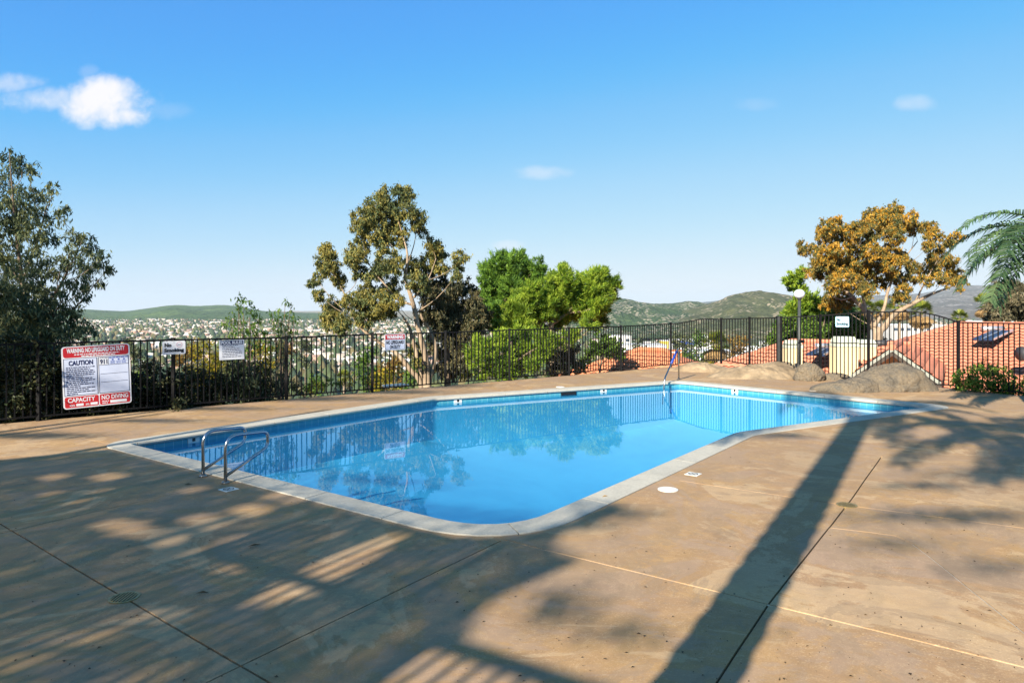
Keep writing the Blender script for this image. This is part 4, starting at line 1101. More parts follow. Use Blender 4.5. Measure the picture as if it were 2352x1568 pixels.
# pines
px_tree('pine_tree', 'rounded deep green pine standing behind the yellow green pine', 'tree', 36.0, Z5,
        [(480, 220, 85), (400, 270, 95), (600, 240, 95), (680, 250, 70), (300, 330, 85), (350, 400, 110), (500, 370, 130), (640, 380, 110), (270, 470, 70), (400, 520, 110), (560, 520, 110), (700, 480, 90), (820, 280, 75), (860, 370, 75), (800, 430, 80),
         (310, 600, 90), (420, 680, 90), (350, 760, 80), (480, 620, 90), (430, 840, 80), (400, 940, 80), (330, 860, 90), (280, 760, 80), (250, 660, 70), (480, 780, 90), (300, 280, 45), (740, 330, 60)],
        [[(480, 1500, .20), (480, 1000, .17), (480, 600, .12), (480, 250, .05)], [(480, 800, .08), (620, 520, .06), (700, 330, .03)], [(480, 700, .07), (380, 480, .05), (330, 360, .03)]],
        M['leaf_pine_dark'], M['dark_bark'], .24, .040, 6500, 'out', 1.3, 11, .26, jitter=1.25)
px_tree('pine_tree', 'bright yellow green pine spreading behind the fence right of the eucalyptus', 'tree', 29.0, Z5,
        [(1090, 330, 55), (1130, 400, 80), (1110, 300, 35), (1050, 500, 100), (900, 560, 110), (760, 570, 100), (640, 680, 110), (760, 720, 120), (900, 720, 130), (1050, 680, 130), (1180, 620, 110), (1300, 560, 100), (1400, 480, 100), (1480, 400, 85), (1530, 350, 50),
         (1550, 500, 90), (1640, 470, 65), (1690, 500, 45), (1600, 600, 90), (1480, 620, 110), (1380, 720, 100), (1250, 780, 110), (1100, 830, 110), (950, 870, 110), (800, 880, 110), (680, 900, 90), (1450, 780, 80), (1500, 870, 70), (1400, 890, 80), (620, 800, 90),
         (1290, 400, 40), (1380, 390, 40), (1270, 480, 50), (980, 420, 45), (980, 360, 28), (560, 760, 90), (600, 880, 90), (520, 900, 80), (700, 800, 100), (1000, 600, 90), (1150, 500, 80), (1240, 560, 80), (1500, 720, 90), (1560, 740, 60)],
        [[(1000, 1500, .20), (960, 1150, .17), (900, 980, .14), (830, 900, .11)], [(900, 980, .10), (1150, 800, .08), (1330, 620, .05), (1500, 430, .03)], [(960, 1100, .11), (1000, 850, .08), (1080, 600, .05), (1100, 380, .02)], [(900, 960, .07), (760, 780, .05), (680, 700, .03)], [(1150, 800, .06), (1400, 760, .04), (1580, 600, .02)]],
        M['leaf_pine'], M['pale_bark'], .23, .030, 8500, 'out', 1.2, 12, .26, jitter=1.3)
px_tree('pine_tree', 'low yellow green young pine close behind the fence bars', 'tree', 25.0, Z5,
        [(180, 1150, 95), (150, 1280, 90), (300, 1200, 110), (450, 1080, 100), (600, 1060, 100), (750, 1080, 100), (900, 1080, 100), (450, 1250, 120), (600, 1200, 120), (750, 1250, 110), (350, 1380, 110), (500, 1400, 110), (650, 1380, 100), (230, 1440, 80), (900, 1210, 90), (780, 1350, 80), (1010, 1090, 80), (1150, 1060, 80), (1240, 1040, 60)],
        [[(560, 1560, .10), (560, 1300, .08), (540, 1100, .05)], [(560, 1350, .05), (780, 1200, .04), (1100, 1060, .02)]],
        M['leaf_pine'], M['dark_bark'], .21, .028, 7500, 'out', .8, 12, .28, jitter=1.25)
px_tree('round_tree', 'small rounded green tree on bare branches beside the orange roof', 'tree', 28.0, Z5,
        [(1500, 1130, 80), (1580, 1120, 80), (1650, 1150, 70), (1700, 1210, 60), (1440, 1190, 70), (1540, 1200, 70), (1620, 1220, 60), (1390, 1260, 50), (1330, 1330, 50), (1310, 1400, 45), (1730, 1270, 40)],
        [[(1500, 1500, .06), (1510, 1380, .05), (1540, 1260, .035), (1580, 1150, .02)], [(1510, 1380, .035), (1440, 1290, .025), (1420, 1200, .015)], [(1510, 1360, .035), (1620, 1270, .025), (1690, 1220, .015)]],
        M['leaf_fresh'], M['pale_bark'], .15, .07, 4000, 'out', .5, 8, .3, jitter=1.15)
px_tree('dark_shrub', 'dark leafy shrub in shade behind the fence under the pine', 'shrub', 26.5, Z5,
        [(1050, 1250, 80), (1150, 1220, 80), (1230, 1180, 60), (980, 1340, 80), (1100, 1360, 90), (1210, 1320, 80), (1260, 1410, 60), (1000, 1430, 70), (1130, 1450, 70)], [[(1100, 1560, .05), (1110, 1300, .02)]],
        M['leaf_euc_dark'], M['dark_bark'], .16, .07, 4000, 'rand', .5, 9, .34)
# right orange eucalyptus
px_tree('eucalyptus_tree', 'wide orange tinged eucalyptus with pale spreading limbs above the tile roofs', 'tree', 42.0, Z7,
        [(930, 130, 65), (820, 150, 75), (740, 140, 45), (880, 200, 85), (960, 230, 75), (780, 240, 75), (1050, 170, 50), (1070, 240, 48), (700, 230, 48), (510, 210, 58), (430, 240, 58), (480, 280, 75), (640, 250, 65), (600, 310, 65), (700, 310, 65),
         (400, 300, 48), (930, 300, 65), (1190, 240, 55), (1220, 310, 55), (1180, 370, 45), (1380, 310, 50), (1320, 350, 36), (250, 370, 36), (250, 410, 28), (330, 400, 48), (430, 400, 65), (520, 390, 55), (480, 470, 75), (400, 480, 65), (340, 540, 65), (420, 560, 65),
         (540, 520, 75), (640, 430, 65), (660, 500, 65), (640, 560, 65), (760, 400, 65), (800, 470, 65), (760, 540, 65), (900, 420, 75), (930, 500, 75), (870, 560, 60), (1000, 450, 36), (1050, 520, 48), (1080, 580, 55), (980, 620, 55), (1250, 460, 80), (1330, 480, 55),
         (1200, 540, 60), (1290, 600, 55), (1380, 600, 62), (1400, 650, 45), (1160, 620, 45), (560, 620, 70), (480, 650, 60), (640, 640, 55), (720, 620, 60), (720, 700, 55), (830, 640, 45), (1000, 700, 55), (480, 730, 60), (440, 790, 50), (600, 720, 45), (520, 800, 50), (590, 780, 45), (950, 740, 40)],
        [[(800, 1100, .30), (780, 960, .26), (720, 850, .20), (620, 740, .15), (520, 650, .10), (440, 520, .05)], [(810, 1100, .26), (860, 960, .22), (940, 860, .18), (1080, 780, .14), (1200, 720, .10), (1360, 660, .05)],
         [(720, 850, .14), (690, 700, .10), (660, 560, .06), (640, 420, .03)], [(780, 960, .16), (850, 830, .12), (880, 700, .10), (930, 560, .08), (960, 380, .05), (930, 220, .02)], [(900, 640, .07), (1010, 450, .05), (1100, 330, .03)], [(620, 740, .08), (540, 760, .06), (440, 720, .03)], [(1080, 780, .07), (1150, 640, .05), (1240, 480, .03)]],
        M['leaf_orange'], M['pale_bark'], .19, .066, 4000, 'hang', 2.0, 8, .36, jitter=1.12)
px_tree('pine_tree', 'small bright green tree behind the lamp globe', 'tree', 50.0, Z7,
        [(200, 640, 55), (160, 610, 45), (250, 560, 45), (230, 690, 45), (260, 780, 65), (200, 830, 65), (330, 800, 70), (300, 870, 75), (150, 870, 40), (400, 850, 60), (220, 920, 70), (340, 940, 70)],
        [[(280, 1050, .14), (270, 850, .10), (250, 680, .05), (220, 580, .03)]], M['leaf_pine'], M['dark_bark'], .34, .085, 2400, 'out', 1.5, 10, .3, jitter=1.15)
px_tree('broadleaf_tree', 'leafy green tree screen behind the gate and the no smoking sign', 'tree', 47.0, Z7,
        [(130, 960, 65), (230, 990, 70), (330, 960, 75), (450, 950, 80), (560, 960, 75), (640, 930, 70), (480, 880, 60), (600, 870, 55), (150, 1040, 60), (300, 1040, 70), (430, 1040, 70), (550, 1040, 70), (660, 1020, 60), (60, 1050, 55), (700, 960, 40)],
        [[(400, 1150, .14), (400, 1000, .10), (420, 900, .04)]], M['leaf_fresh'], M['dark_bark'], .28, .11, 2400, 'rand', 1.5, 9, .34, jitter=1.2)
px_tree('eucalyptus_tree', 'grey olive eucalyptus beyond the tile roof at the right edge', 'tree', 52.0, Z7,
        [(1700, 690, 55), (1780, 680, 60), (1860, 700, 60), (1690, 760, 60), (1780, 760, 70), (1870, 780, 70), (1670, 830, 55), (1750, 840, 70), (1850, 860, 70), (1640, 890, 45), (1720, 900, 55), (1950, 720, 70), (1950, 830, 80)],
        [[(1830, 1000, .14), (1790, 900, .12), (1780, 800, .09), (1790, 700, .04)]], M['leaf_grey'], M['pale_bark'], .30, .10, 2200, 'hang', 1.5, 8, .36, jitter=1.15)
# saplings and shrubs along the left fence
def off_fence(u, d):
    """point behind the left fence seen at column u, d metres beyond it"""
    k = (u - 1176) / F; b0 = fx0 + nl * d; s = (b0.x - k * b0.y) / (k * fdir.y - fdir.x); return b0 + fdir * s
def shrub(name, label, cat, u, d, clumps, leaf, L, W, dens, mode='rand', stems=5, group=None, spread=.34):
    """clumps in px (u, v, r) at the depth of the plant"""
    b = off_fence(u, d); z = TZ(b.x, b.y); Y = b.y
    root = thing(name, (b.x, b.y, z), label, cat, group); rr = random.Random(int(u))
    cl = [(*P(c[0], c[1], Y + rr.uniform(-.25, .25)), c[2] * Y / F) for c in clumps]
    st = MB()
    for c in cl:
        st.tube(smooth_path([(b.x + rr.uniform(-.15, .15), b.y + rr.uniform(-.1, .1), z - .1), ((b.x + c[0]) / 2 + rr.uniform(-.1, .1), (b.y + c[1]) / 2, (z + c[2]) / 2), c[:3]], 3), list(np.linspace(.02, .006, 7)), 5, False)
    st.build('stems', M['dark_bark'], root, True)
    C, D = fill_clumps(cl, dens, 9, mode, spread); n = len(C)
    leaves_obj('foliage', C, D, L * RNG.uniform(.6, 1.2, n), W * RNG.uniform(.7, 1.2, n), leaf, root)
    return root
GS = 'dark shrubs along the foot of the left fence'
shrub('shrub', 'dark shaded shrub at the left edge of the picture behind the fence', 'shrub', 50, .6, [(10, 860, 60), (60, 880, 60), (110, 870, 55), (20, 930, 60), (70, 940, 60), (115, 930, 50), (30, 800, 50), (90, 820, 45)], M['leaf_shrub'], .10, .05, 5000, group=GS)
shrub('shrub', 'dark shaded shrub below the large warning sign', 'shrub', 225, .7, [(150, 900, 60), (205, 930, 60), (260, 915, 60), (120, 950, 50), (180, 960, 50), (240, 960, 50), (290, 945, 50), (220, 880, 50)], M['leaf_shrub'], .10, .05, 6000, group=GS)
shrub('shrub', 'dark shaded shrub right of the large warning sign', 'shrub', 335, .6, [(310, 890, 45), (345, 880, 40), (375, 895, 40), (320, 930, 45), (360, 925, 45), (395, 915, 40), (340, 960, 40), (390, 945, 40)], M['leaf_shrub'], .10, .05, 6000, group=GS)
shrub('shrub', 'dark shaded shrub below the left no smoking sign', 'shrub', 450, .6, [(420, 885, 40), (455, 880, 40), (490, 890, 38), (430, 920, 42), (470, 918, 42), (505, 915, 38), (440, 940, 30), (485, 935, 30)], M['leaf_shrub'], .10, .05, 6000, group=GS)
shrub('shrub', 'thin leafy shrub behind the pool rules sign', 'shrub', 560, .6, [(525, 870, 34), (560, 880, 34), (590, 875, 32), (540, 905, 34), (580, 905, 32), (610, 890, 28), (600, 850, 26), (540, 840, 26), (620, 910, 24)], M['leaf_left'], .11, .04, 4200, 'hang', group=GS)
shrub('shrub', 'sparse leafy shrub just right of the fence post after the rules sign', 'shrub', 655, .7, [(640, 870, 24), (660, 890, 24), (650, 840, 22), (640, 810, 22), (675, 880, 18), (690, 892, 16), (645, 780, 18)], M['leaf_left'], .11, .035, 1700, 'hang', group=GS)
shrub('sapling', 'young tree with bright green shoots rising above the fence behind the rules sign', 'sapling', 560, 1.4,
      [(545, 690, 14), (560, 700, 17), (575, 712, 14), (548, 715, 12), (590, 720, 12), (530, 735, 16), (550, 745, 18), (575, 745, 18), (595, 738, 14), (520, 752, 12), (540, 770, 18), (575, 775, 20), (600, 765, 16), (530, 800, 18), (560, 810, 20), (590, 805, 18), (612, 790, 14), (545, 840, 20), (580, 840, 18)],
      M['leaf_fresh'], .12, .035, 1500, 'hang', spread=.4)
shrub('sapling', 'slender young tree with a few leafy shoots left of the tall eucalyptus', 'sapling', 650, 1.6,
      [(655, 695, 9), (668, 705, 8), (640, 715, 9), (625, 722, 10), (665, 725, 13), (645, 735, 16), (675, 735, 12), (630, 745, 14), (655, 755, 18), (635, 775, 16), (665, 780, 16), (650, 800, 18), (675, 760, 12)],
      M['leaf_fresh'], .12, .035, 1300, 'hang', spread=.4)
for i, (u, v, r) in enumerate(((720, 885, 14), (760, 880, 13), (795, 875, 12), (850, 868, 14), (1075, 862, 12), (1240, 858, 10), (700, 898, 10))):
    shrub('weed_clump', ('yellow green weeds at the fence foot right of the sparse shrub', 'green weeds at the fence foot below the valley roofs', 'yellow green weeds just left of the post before the small warning sign',
           'green weeds at the fence foot left of the pale slab', 'yellow green weeds at the fence foot under the dark eucalyptus', 'green weeds at the fence foot under the young pine', 'yellow green weeds beside the first post after the rules sign')[i], 'weeds', u, .45, [(u, v, r), (u + 14, v + 3, r * .8), (u - 12, v + 4, r * .7)], M['leaf_fresh'] if i % 2 else M['leaf_yellow'], .09, .03, 2200, 'up', group='weeds along the foot of the fence')
# shrub at the right fence
def rbush():
    b = RC + rdir * .9 + Vector((.75, .25, 0)); z = TZ(b.x, b.y); Y = b.y
    root = thing('shrub', (b.x, b.y, z), 'glossy green shrub behind the right fence below the red roof', 'shrub')
    cl = [(*P(u, v, Y + random.uniform(-.4, .4)), r * Y / F) for (u, v, r) in ((2205, 880, 22), (2230, 865, 28), (2255, 870, 30), (2285, 868, 30), (2315, 880, 26), (2340, 888, 24), (2225, 893, 26), (2260, 895, 28), (2300, 898, 26), (2340, 905, 26), (2262, 838, 16), (2278, 850, 18), (2240, 845, 12), (2370, 900, 30), (2200, 860, 12))]
    st = MB()
    for c in cl: st.tube(smooth_path([(b.x + random.uniform(-.3, .3), b.y + random.uniform(-.2, .2), z - .1), ((b.x + c[0]) / 2, (b.y + c[1]) / 2, (z + c[2]) / 2), c[:3]], 3), list(np.linspace(.02, .006, 7)), 5, False)
    st.build('stems', M['dark_bark'], root, True)
    C, D = fill_clumps(cl, 2600, 9, 'up'); n = len(C); leaves_obj('foliage', C, D, .095 * RNG.uniform(.6, 1.2, n), .042 * RNG.uniform(.7, 1.2, n), M['leaf_fresh'], root)
rbush()

# ------------------------------------------------------------------ palms
def feather_palm(base, z_crown, label, nfr, length, leaf, seed, trunk_r=.16, group=None, droop=1.0, trunk=True, n_leaf=52, name='palm_tree', az=None, lw=.030, ll=.42):
    rr = random.Random(seed); g = np.random.default_rng(seed)
    root = thing(name, base, label, 'palm tree', group); bx, by, bz = base
    tr = MB(); n = max(8, int((z_crown - bz) / .12)); pts = []; rad = []
    for i in range(n + 1):
        z = bz - .3 + (z_crown - bz + .2) * i / n; pts.append((bx, by, z)); rad.append(trunk_r * (1.0 + .10 * (i % 2) + .15 * max(0, 1 - i / 4)))
    tr.tube(pts, rad, 14).build('trunk', M['palm_bark'], root)
    for k in range(nfr):
        a = (2 * math.pi * k / nfr + rr.uniform(-.15, .15)) if az is None else az[k][0]; el = (rr.uniform(.15, 1.25) if az is None else az[k][1]); L = length * rr.uniform(.85, 1.1) * (1 if az is None or len(az[k]) < 3 else az[k][2])
        p = np.array([bx, by, z_crown]); d = np.array([math.cos(a) * math.cos(el), math.sin(a) * math.cos(el), math.sin(el)]); path = [p.copy()]; N = 22
        for i in range(N):
            d = d + np.array([0, 0, -.105 * droop * (.4 + i / N)]); d /= np.linalg.norm(d); p = p + d * L / N; path.append(p.copy())
        path = np.array(path); T = np.gradient(path, axis=0); T = unit(T)
        mb = MB(); mb.tube([tuple(q) for q in path], list(np.linspace(.020, .004, N + 1)), 5, False)
        t = np.linspace(.14, .99, n_leaf); idx = t * N; i0 = np.minimum(N - 1, idx.astype(int)); fr = (idx - i0)[:, None]
        c = path[i0] * (1 - fr) + path[i0 + 1] * fr; tt = T[i0]
        side = unit(np.cross(tt, np.array([0, 0, 1.0]))); up = np.cross(side, tt)
        V = []
        for s in (-1, 1):
            dl = unit(side * s * 1.0 + tt * .55 + up * .15 + g.normal(size=(n_leaf, 3)) * .10)
            ln = (ll * (1 - .55 * np.abs(t - .45) / .55) * L / length)[:, None] * g.uniform(.85, 1.1, (n_leaf, 1))
            mid = c + dl * ln * .5; tip = mid + unit(dl + np.array([0, 0, -.75])) * ln * .55
            w = np.cross(unit(dl), unit(tt + .3 * g.normal(size=(n_leaf, 3)))); w = unit(np.cross(dl, w)) * lw
            V.append(np.stack([c - w * .3, c + w * .3, mid + w * .5, mid - w * .5], 1).reshape(-1, 3)); V.append(np.stack([mid - w * .5, mid + w * .5, tip + w * .06, tip - w * .06], 1).reshape(-1, 3))
        V = np.concatenate(V); k0 = len(mb.v); mb.v += [tuple(q) for q in V]; mb.f += [tuple(range(k0 + 4 * q, k0 + 4 * q + 4)) for q in range(len(V) // 4)]; mb.m += [0] * (len(V) // 4)
        mb.build('frond', leaf, root)
    return root
pc = P(2448, 548, 11.5)
feather_palm((pc.x, pc.y, TZ(pc.x, pc.y) if dist_poly(pc.x, pc.y, DECK) > 0 else 0.0), pc.z, 'feather palm whose drooping fronds enter at the right edge', 15, 1.85, M['leaf_palm'], 5, .14, None, .85, True, 60, 'palm_tree',
             [(3.0, .75), (3.2, .40), (2.85, .15), (3.35, .0), (2.7, .55), (3.6, .5), (2.4, .3), (1.6, .6), (.8, .5), (0, .6), (-.8, .4), (4.4, .5), (3.1, -.3, .95), (2.95, .5), (3.45, .25), (3.15, .05, 1.05), (2.8, -.1)], .026, .44)
def fan_palm(u, v, D, R, label, skirt=1.0, dead=.35, group='fan palms down the slope'):
    c = P(u, v, D); gz = TZ(c.x, c.y); root = thing('fan_palm', (c.x, c.y, gz), label, 'palm tree', group); rr = random.Random(int(u * 7 + v))
    MB().tube([(c.x, c.y, gz - .3), (c.x, c.y, (gz + c.z) / 2), (c.x, c.y, c.z)], [R * .16, R * .12, R * .11], 10).build('trunk', M['palm_bark'], root, True)
    def fans(nm, n, e0, e1, mat, r):
        mb = MB()
        for k in range(n):
            a, e = rr.uniform(0, 6.283), rr.uniform(e0, e1); d = Vector((math.cos(a) * math.cos(e), math.sin(a) * math.cos(e), math.sin(e)))
            hub = c + d * r * .45; s = d.cross(Vector((0, 0, 1))).normalized(); w = s.cross(d)
            for j in range(-5, 6):
                b = j * .24; q = d * math.cos(b) + s * math.sin(b); tip = hub + q * r * .6 + Vector((0, 0, -.18 * r * (abs(j) / 5 + .3))); wd = q.cross(w).normalized() * r * .045
                mb.face([hub, hub.lerp(tip, .6) + wd, tip, hub.lerp(tip, .6) - wd])
            mb.face([c, c + s * r * .02, hub + s * r * .02, hub])
        mb.build(nm, mat, root)
    fans('fronds', 34, -.25, 1.4, M['leaf_fan'], R); 
    if skirt: fans('dead_fronds', 30, -1.5, -.5, M['leaf_dead'], R * skirt)
X7 = lambda zx: Z7[0] + zx * Z7[1]
Y7 = lambda zy: Z7[2] + zy * Z7[3]
fan_palm(X7(1590), Y7(795), 60, 1.15, 'yellow green fan palm with a skirt of dead fronds beside the grey olive tree')
fan_palm(X7(1410), Y7(888), 62, .85, 'small fan palm just above the right end of the curved fence rail')
fan_palm(X7(1130), Y7(845), 58, 1.1, 'fan palm with a long tan skirt behind the curved fence rail', 1.3)
fan_palm(X7(965), Y7(800), 60, 1.1, 'fan palm with an orange dead skirt among the eucalyptus limbs', 1.2)
fan_palm(X7(835), Y7(830), 64, 1.0, 'green fan palm under the wide eucalyptus right of the main limb')
fan_palm(X7(715), Y7(815), 64, 1.0, 'green fan palm under the wide eucalyptus left of the main limb')
fan_palm(1644, 790, 70, 1.6, 'yellow fan palm with a tan skirt seen through the tall fence left of the gate', 1.1)
fan_palm(790, 866, 75, 1.0, 'low spiky palm behind the fence left of the bright green bush', 0)

# ------------------------------------------------------------------ houses with tile roofs near the fence
AX = Vector((.55, .835, 0)).normalized(); BX = Vector((AX.y, -AX.x, 0))
def tile_plane(o, ex, ey, w_fun, depth, pitch_vec, mat, parent, tw=.30, tl=.36):
    """o: eave corner; ex along the eave; up the slope = pitch_vec (unit); w_fun(t)->(x0,x1) at slope distance t"""
    nrm = ex.cross(pitch_vec).normalized()
    if nrm.z < 0: nrm = -nrm
    V, Fc, MI = [], [], []; rows = int(depth / tl); per = 6
    for r in range(rows):
        t0, t1 = r * tl, min(depth, (r + 1) * tl + .02); (a0, b0), (a1, b1) = w_fun(t0), w_fun(t1)
        if b0 - a0 < .2: continue
        lo, hi = int(math.floor(a0 / tw)), int(math.ceil(b0 / tw)); n = (hi - lo) * per + 1; k = len(V)
        for (t, a, b, dz) in ((t0 - .001, a0, b0, -.01), (t0, a0, b0, .075), (t1, a1, b1, .022)):
            for i in range(n):
                x = min(max((lo + i / per) * tw, a), b); h = .055 * abs(math.sin(math.pi * x / tw))
                V.append(tuple(o + ex * x + pitch_vec * t + nrm * (h + dz)))
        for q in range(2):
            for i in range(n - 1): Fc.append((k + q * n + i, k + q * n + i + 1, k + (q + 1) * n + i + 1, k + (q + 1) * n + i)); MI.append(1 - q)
    off = np.array(wloc(parent)); ob = link('roof_tiles', np_mesh('roof_tiles', np.array(V) - off, np.array(Fc), False), [mat, M['tile_gap_shade']], parent); ob['kind'] = 'stuff'; ob.data.polygons.foreach_set('material_index', MI); return ob
def hip_house(label, R0, rl, span, pitch, mat, hips=(True, True), wall=M['stucco'], name='tile_roof_house'):
    """R0: left ridge end, ridge along BX for rl metres, roof runs down span metres on both sides"""
    drop = span * pitch; base = R0 - AX * span; gz = min(TZ(R0.x, R0.y), TZ(base.x, base.y), TZ(*(base + BX * rl).xy)) - .3
    root = thing(name, (R0.x, R0.y, gz), label, 'house')
    up = (AX + Vector((0, 0, pitch))).normalized(); L = math.sqrt(span ** 2 + drop ** 2)
    rf = MB(); e = Vector((0, 0, -drop)); h0, h1 = (span if hips[0] else 0), (span if hips[1] else 0)
    f0, f1 = R0 - AX * span - BX * h0 + e, R0 + BX * (rl + h1) - AX * span + e
    b0, b1 = R0 + AX * span - BX * h0 + e, R0 + BX * (rl + h1) + AX * span + e; R1 = R0 + BX * rl
    rf.face([f0, f1, R1, R0]); rf.face([b1, b0, R0, R1]); rf.face([b0, f0, R0]); rf.face([f1, b1, R1])
    roof = rf.build('roof', mat, root)
    tile_plane(f0, BX, AX, lambda t: (h0 * t / L, (f1 - f0).length - h1 * t / L), L, up, mat, roof)
    if hips[0]:
        upl = (BX + Vector((0, 0, pitch))).normalized(); tile_plane(b0, -AX, BX, lambda t: (span * t / L, 2 * span - span * t / L), L, upl, mat, roof)
    rc = MB()
    for a, b in ((R0, R1), (f0, R0), (f1, R1), (b0, R0)):
        if (b - a).length > .1: rc.tube([a + Vector((0, 0, .06)), b + Vector((0, 0, .06))], .11, 8)
    rc.build('ridge_cap', mat, roof)
    fa = MB()
    for a, b in ((f0, f1), (b0, f0)): fa.bar(a + Vector((0, 0, -.10)), b + Vector((0, 0, -.10)), .05, .18)
    fa.build('fascia', M['fascia'], root)
    wl_ = MB(); i = .45
    c = [f0 + BX * i + AX * i, f1 - BX * i + AX * i, b1 - BX * i - AX * i, b0 + BX * i - AX * i]
    wl_.prism([q.xy for q in c], gz, f0.z - .02, top=False); wl_.build('wall', wall, root)
    return root, f0, f1
R0 = P(2204, 746, 33); houseA, fA0, fA1 = hip_house('large red clay tile roof house behind the right fence', R0, 9.0, 6.9, .38, M['clay'])
# projecting gable wing of that house
def wing():
    Ap = P(2050, 801, 24.5); hw = 1.45; p = .78; root = houseA; back = 7.5; z0 = houseA.location.z
    l, r = Ap - BX * hw - Vector((0, 0, hw * p)), Ap + BX * hw - Vector((0, 0, hw * p))
    rf = MB(); k = AX * back
    rf.face([l, Ap, Ap + k, l + k]); rf.face([Ap, r, r + k, Ap + k]); wr = rf.build('wing_roof', M['clay'], root)
    Ls = math.hypot(hw, hw * p)
    tile_plane(r, AX, -BX, lambda t: (-.05, back), Ls, (-BX + Vector((0, 0, p))).normalized(), M['clay'], wr); tile_plane(l + k, -AX, BX, lambda t: (0, back + .05), Ls, (BX + Vector((0, 0, p))).normalized(), M['clay'], wr)
    MB().tube([Ap + Vector((0, 0, .07)) - AX * .1, Ap + k + Vector((0, 0, .07))], .12, 8).build('ridge_cap', M['clay'], wr)
    for q, nm in ((l, 'barge_board'), (r, 'barge_board')):
        b = MB(); b.bar(q - AX * .06 + Vector((0, 0, -.02)), Ap - AX * .06 + Vector((0, 0, -.02)), .05, .11); b.build(nm, M['fascia'], root)
        b = MB(); b.bar(q + AX * .12 + Vector((0, 0, -.16)), Ap + AX * .12 + Vector((0, 0, -.16)), .35, .14); b.build('eave_soffit', M['dark_wood'], root)
    i = AX * .5; w = MB(); w.face([Vector((l.x, l.y, z0)) + i + BX * .15, Vector((r.x, r.y, z0)) + i - BX * .15, r + i - BX * .15, Ap + i, l + i + BX * .15])
    w.face([Vector((r.x, r.y, z0)) + i - BX * .15, Vector((r.x, r.y, z0)) + k, r + k, r + i - BX * .15]); w.face([Vector((l.x, l.y, z0)) + k, Vector((l.x, l.y, z0)) + i + BX * .15, l + i + BX * .15, l + k]); w.build('wing_wall', M['stucco'], root)
    vt = Ap - Vector((0, 0, .78)) + i - AX * .03
    vent = MB().box(vt + BX * .08, (.34, .03, .40), BX, AX).build('gable_vent', M['fascia'], root)
    for s in range(5): MB().box(vt + BX * .08 - AX * .02 + Vector((0, 0, -.15 + s * .075)), (.30, .03, .022), BX, AX).build('louvre', M['dark_wood'], vent)
wing()
RB = P(1818, 786, 30); houseB, fB0, fB1 = hip_house('red tile roof house with cream chimneys behind the gate', RB, 4.6, 5.6, .40, M['clay'], (True, False))
def chimney(u0, u1, vcap, vbody, D, root):
    a, b = P(u0, vbody, D), P(u1, vbody, D); w = b.x - a.x; c = (a + b) / 2; z0 = houseB.location.z; zc = P(u0, vcap, D).z
    ch = MB().box((c.x, c.y + w * .4, (z0 + c.z) / 2), (w, w * .8, c.z - z0)).build('chimney', M['stucco'], root)
    MB().box((c.x, c.y + w * .4, c.z + .05), (w * 1.06, w * .86, .12)).build('chimney_band', M['cap'], ch)
    MB().prism([(c.x + x, c.y + w * .4 + y) for x, y in ((-w * .47, -w * .38), (w * .47, -w * .38), (w * .47, w * .38), (-w * .47, w * .38))], c.z + .11, c.z + .15).build('chimney_shoulder', M['dark_wood'], ch)
    t = MB(); k0 = 0; h = zc - c.z
    p0 = [(c.x + x * w * .48, c.y + w * .4 + y * w * .4, c.z + .15) for x, y in ((-1, -1), (1, -1), (1, 1), (-1, 1))]; p1 = [(c.x + x * w * .38, c.y + w * .4 + y * w * .32, zc) for x, y in ((-1, -1), (1, -1), (1, 1), (-1, 1))]
    for i in range(4): t.face([p0[i], p0[(i + 1) % 4], p1[(i + 1) % 4], p1[i]])
    t.face(p1); t.build('chimney_cap', M['cap'], ch)
chimney(1923, 1971, 773.5, 796, 25.2, houseB); chimney(1977, 2014, 780.5, 797, 27.0, houseB); chimney(1808, 1843, 781.5, 799, 26.0, houseB)
def solar(root, u0, u1, v, D, rr, pu0, pv0, pu1, pv1, pw, tank='alu'):
    a, b = P(u0, v, D), P(u1, v, D); h = thing('solar_water_heater', ((a.x + b.x) / 2, a.y, (a.z + b.z) / 2 - rr), root, 'water heater', 'solar water heaters on the tile roofs')
    MB().tube([a, b], rr, 18).build('tank', M[tank], h, True)
    MB().tube([b, b + (b - a).normalized() * .05], rr * 1.04, 18).build('tank_end', M['dark_tank'], h)
    if pw:
        p, q = P(pu0, pv0, D - 1.6), P(pu1, pv1, D - .1); d = (q - p); s = Vector((d.y, -d.x, 0)).normalized() * pw; up = Vector((0, 0, .06))
        m = MB(); m.face([p + up, p + s + up, q + s + up, q + up]); m.face([p, q, q + up, p + up]); m.face([p + s, p, p + up, p + s + up]); m.build('collector', M['solar'], h)
        MB().bar(p + s + up, q + s + up, .06, .08).build('collector_frame', M['alu'], h); MB().bar(p + s * .5 + up * 1.3, q + s * .5 + up * 1.3, .05, .02).build('collector_rail', M['alu'], h)
solar('silver solar water heater tank on the red roof behind the gate', 1873, 1899, 794, 28.2, .11, 1850, 816, 1880, 801, .7)
solar('silver solar water heater tank on the ridge of the large red roof', 2256, 2302, 754.5, 31.6, .12, 2232, 781, 2280, 760, .8)
solar('dark water heater tank above the gable behind the chimneys', 2010, 2048, 788, 28.0, .13, 0, 0, 0, 0, 0, 'dark_tank')
solar('dark round ended tank on the red roof at the right edge', 2342, 2400, 812, 26.5, .27, 0, 0, 0, 0, 0, 'dark_tank')
RCc = P(1470, 805, 31); hip_house('orange tile roof house low behind the fence left of the handrail', RCc, 1.2, 4.6, .42, M['orange_clay'])

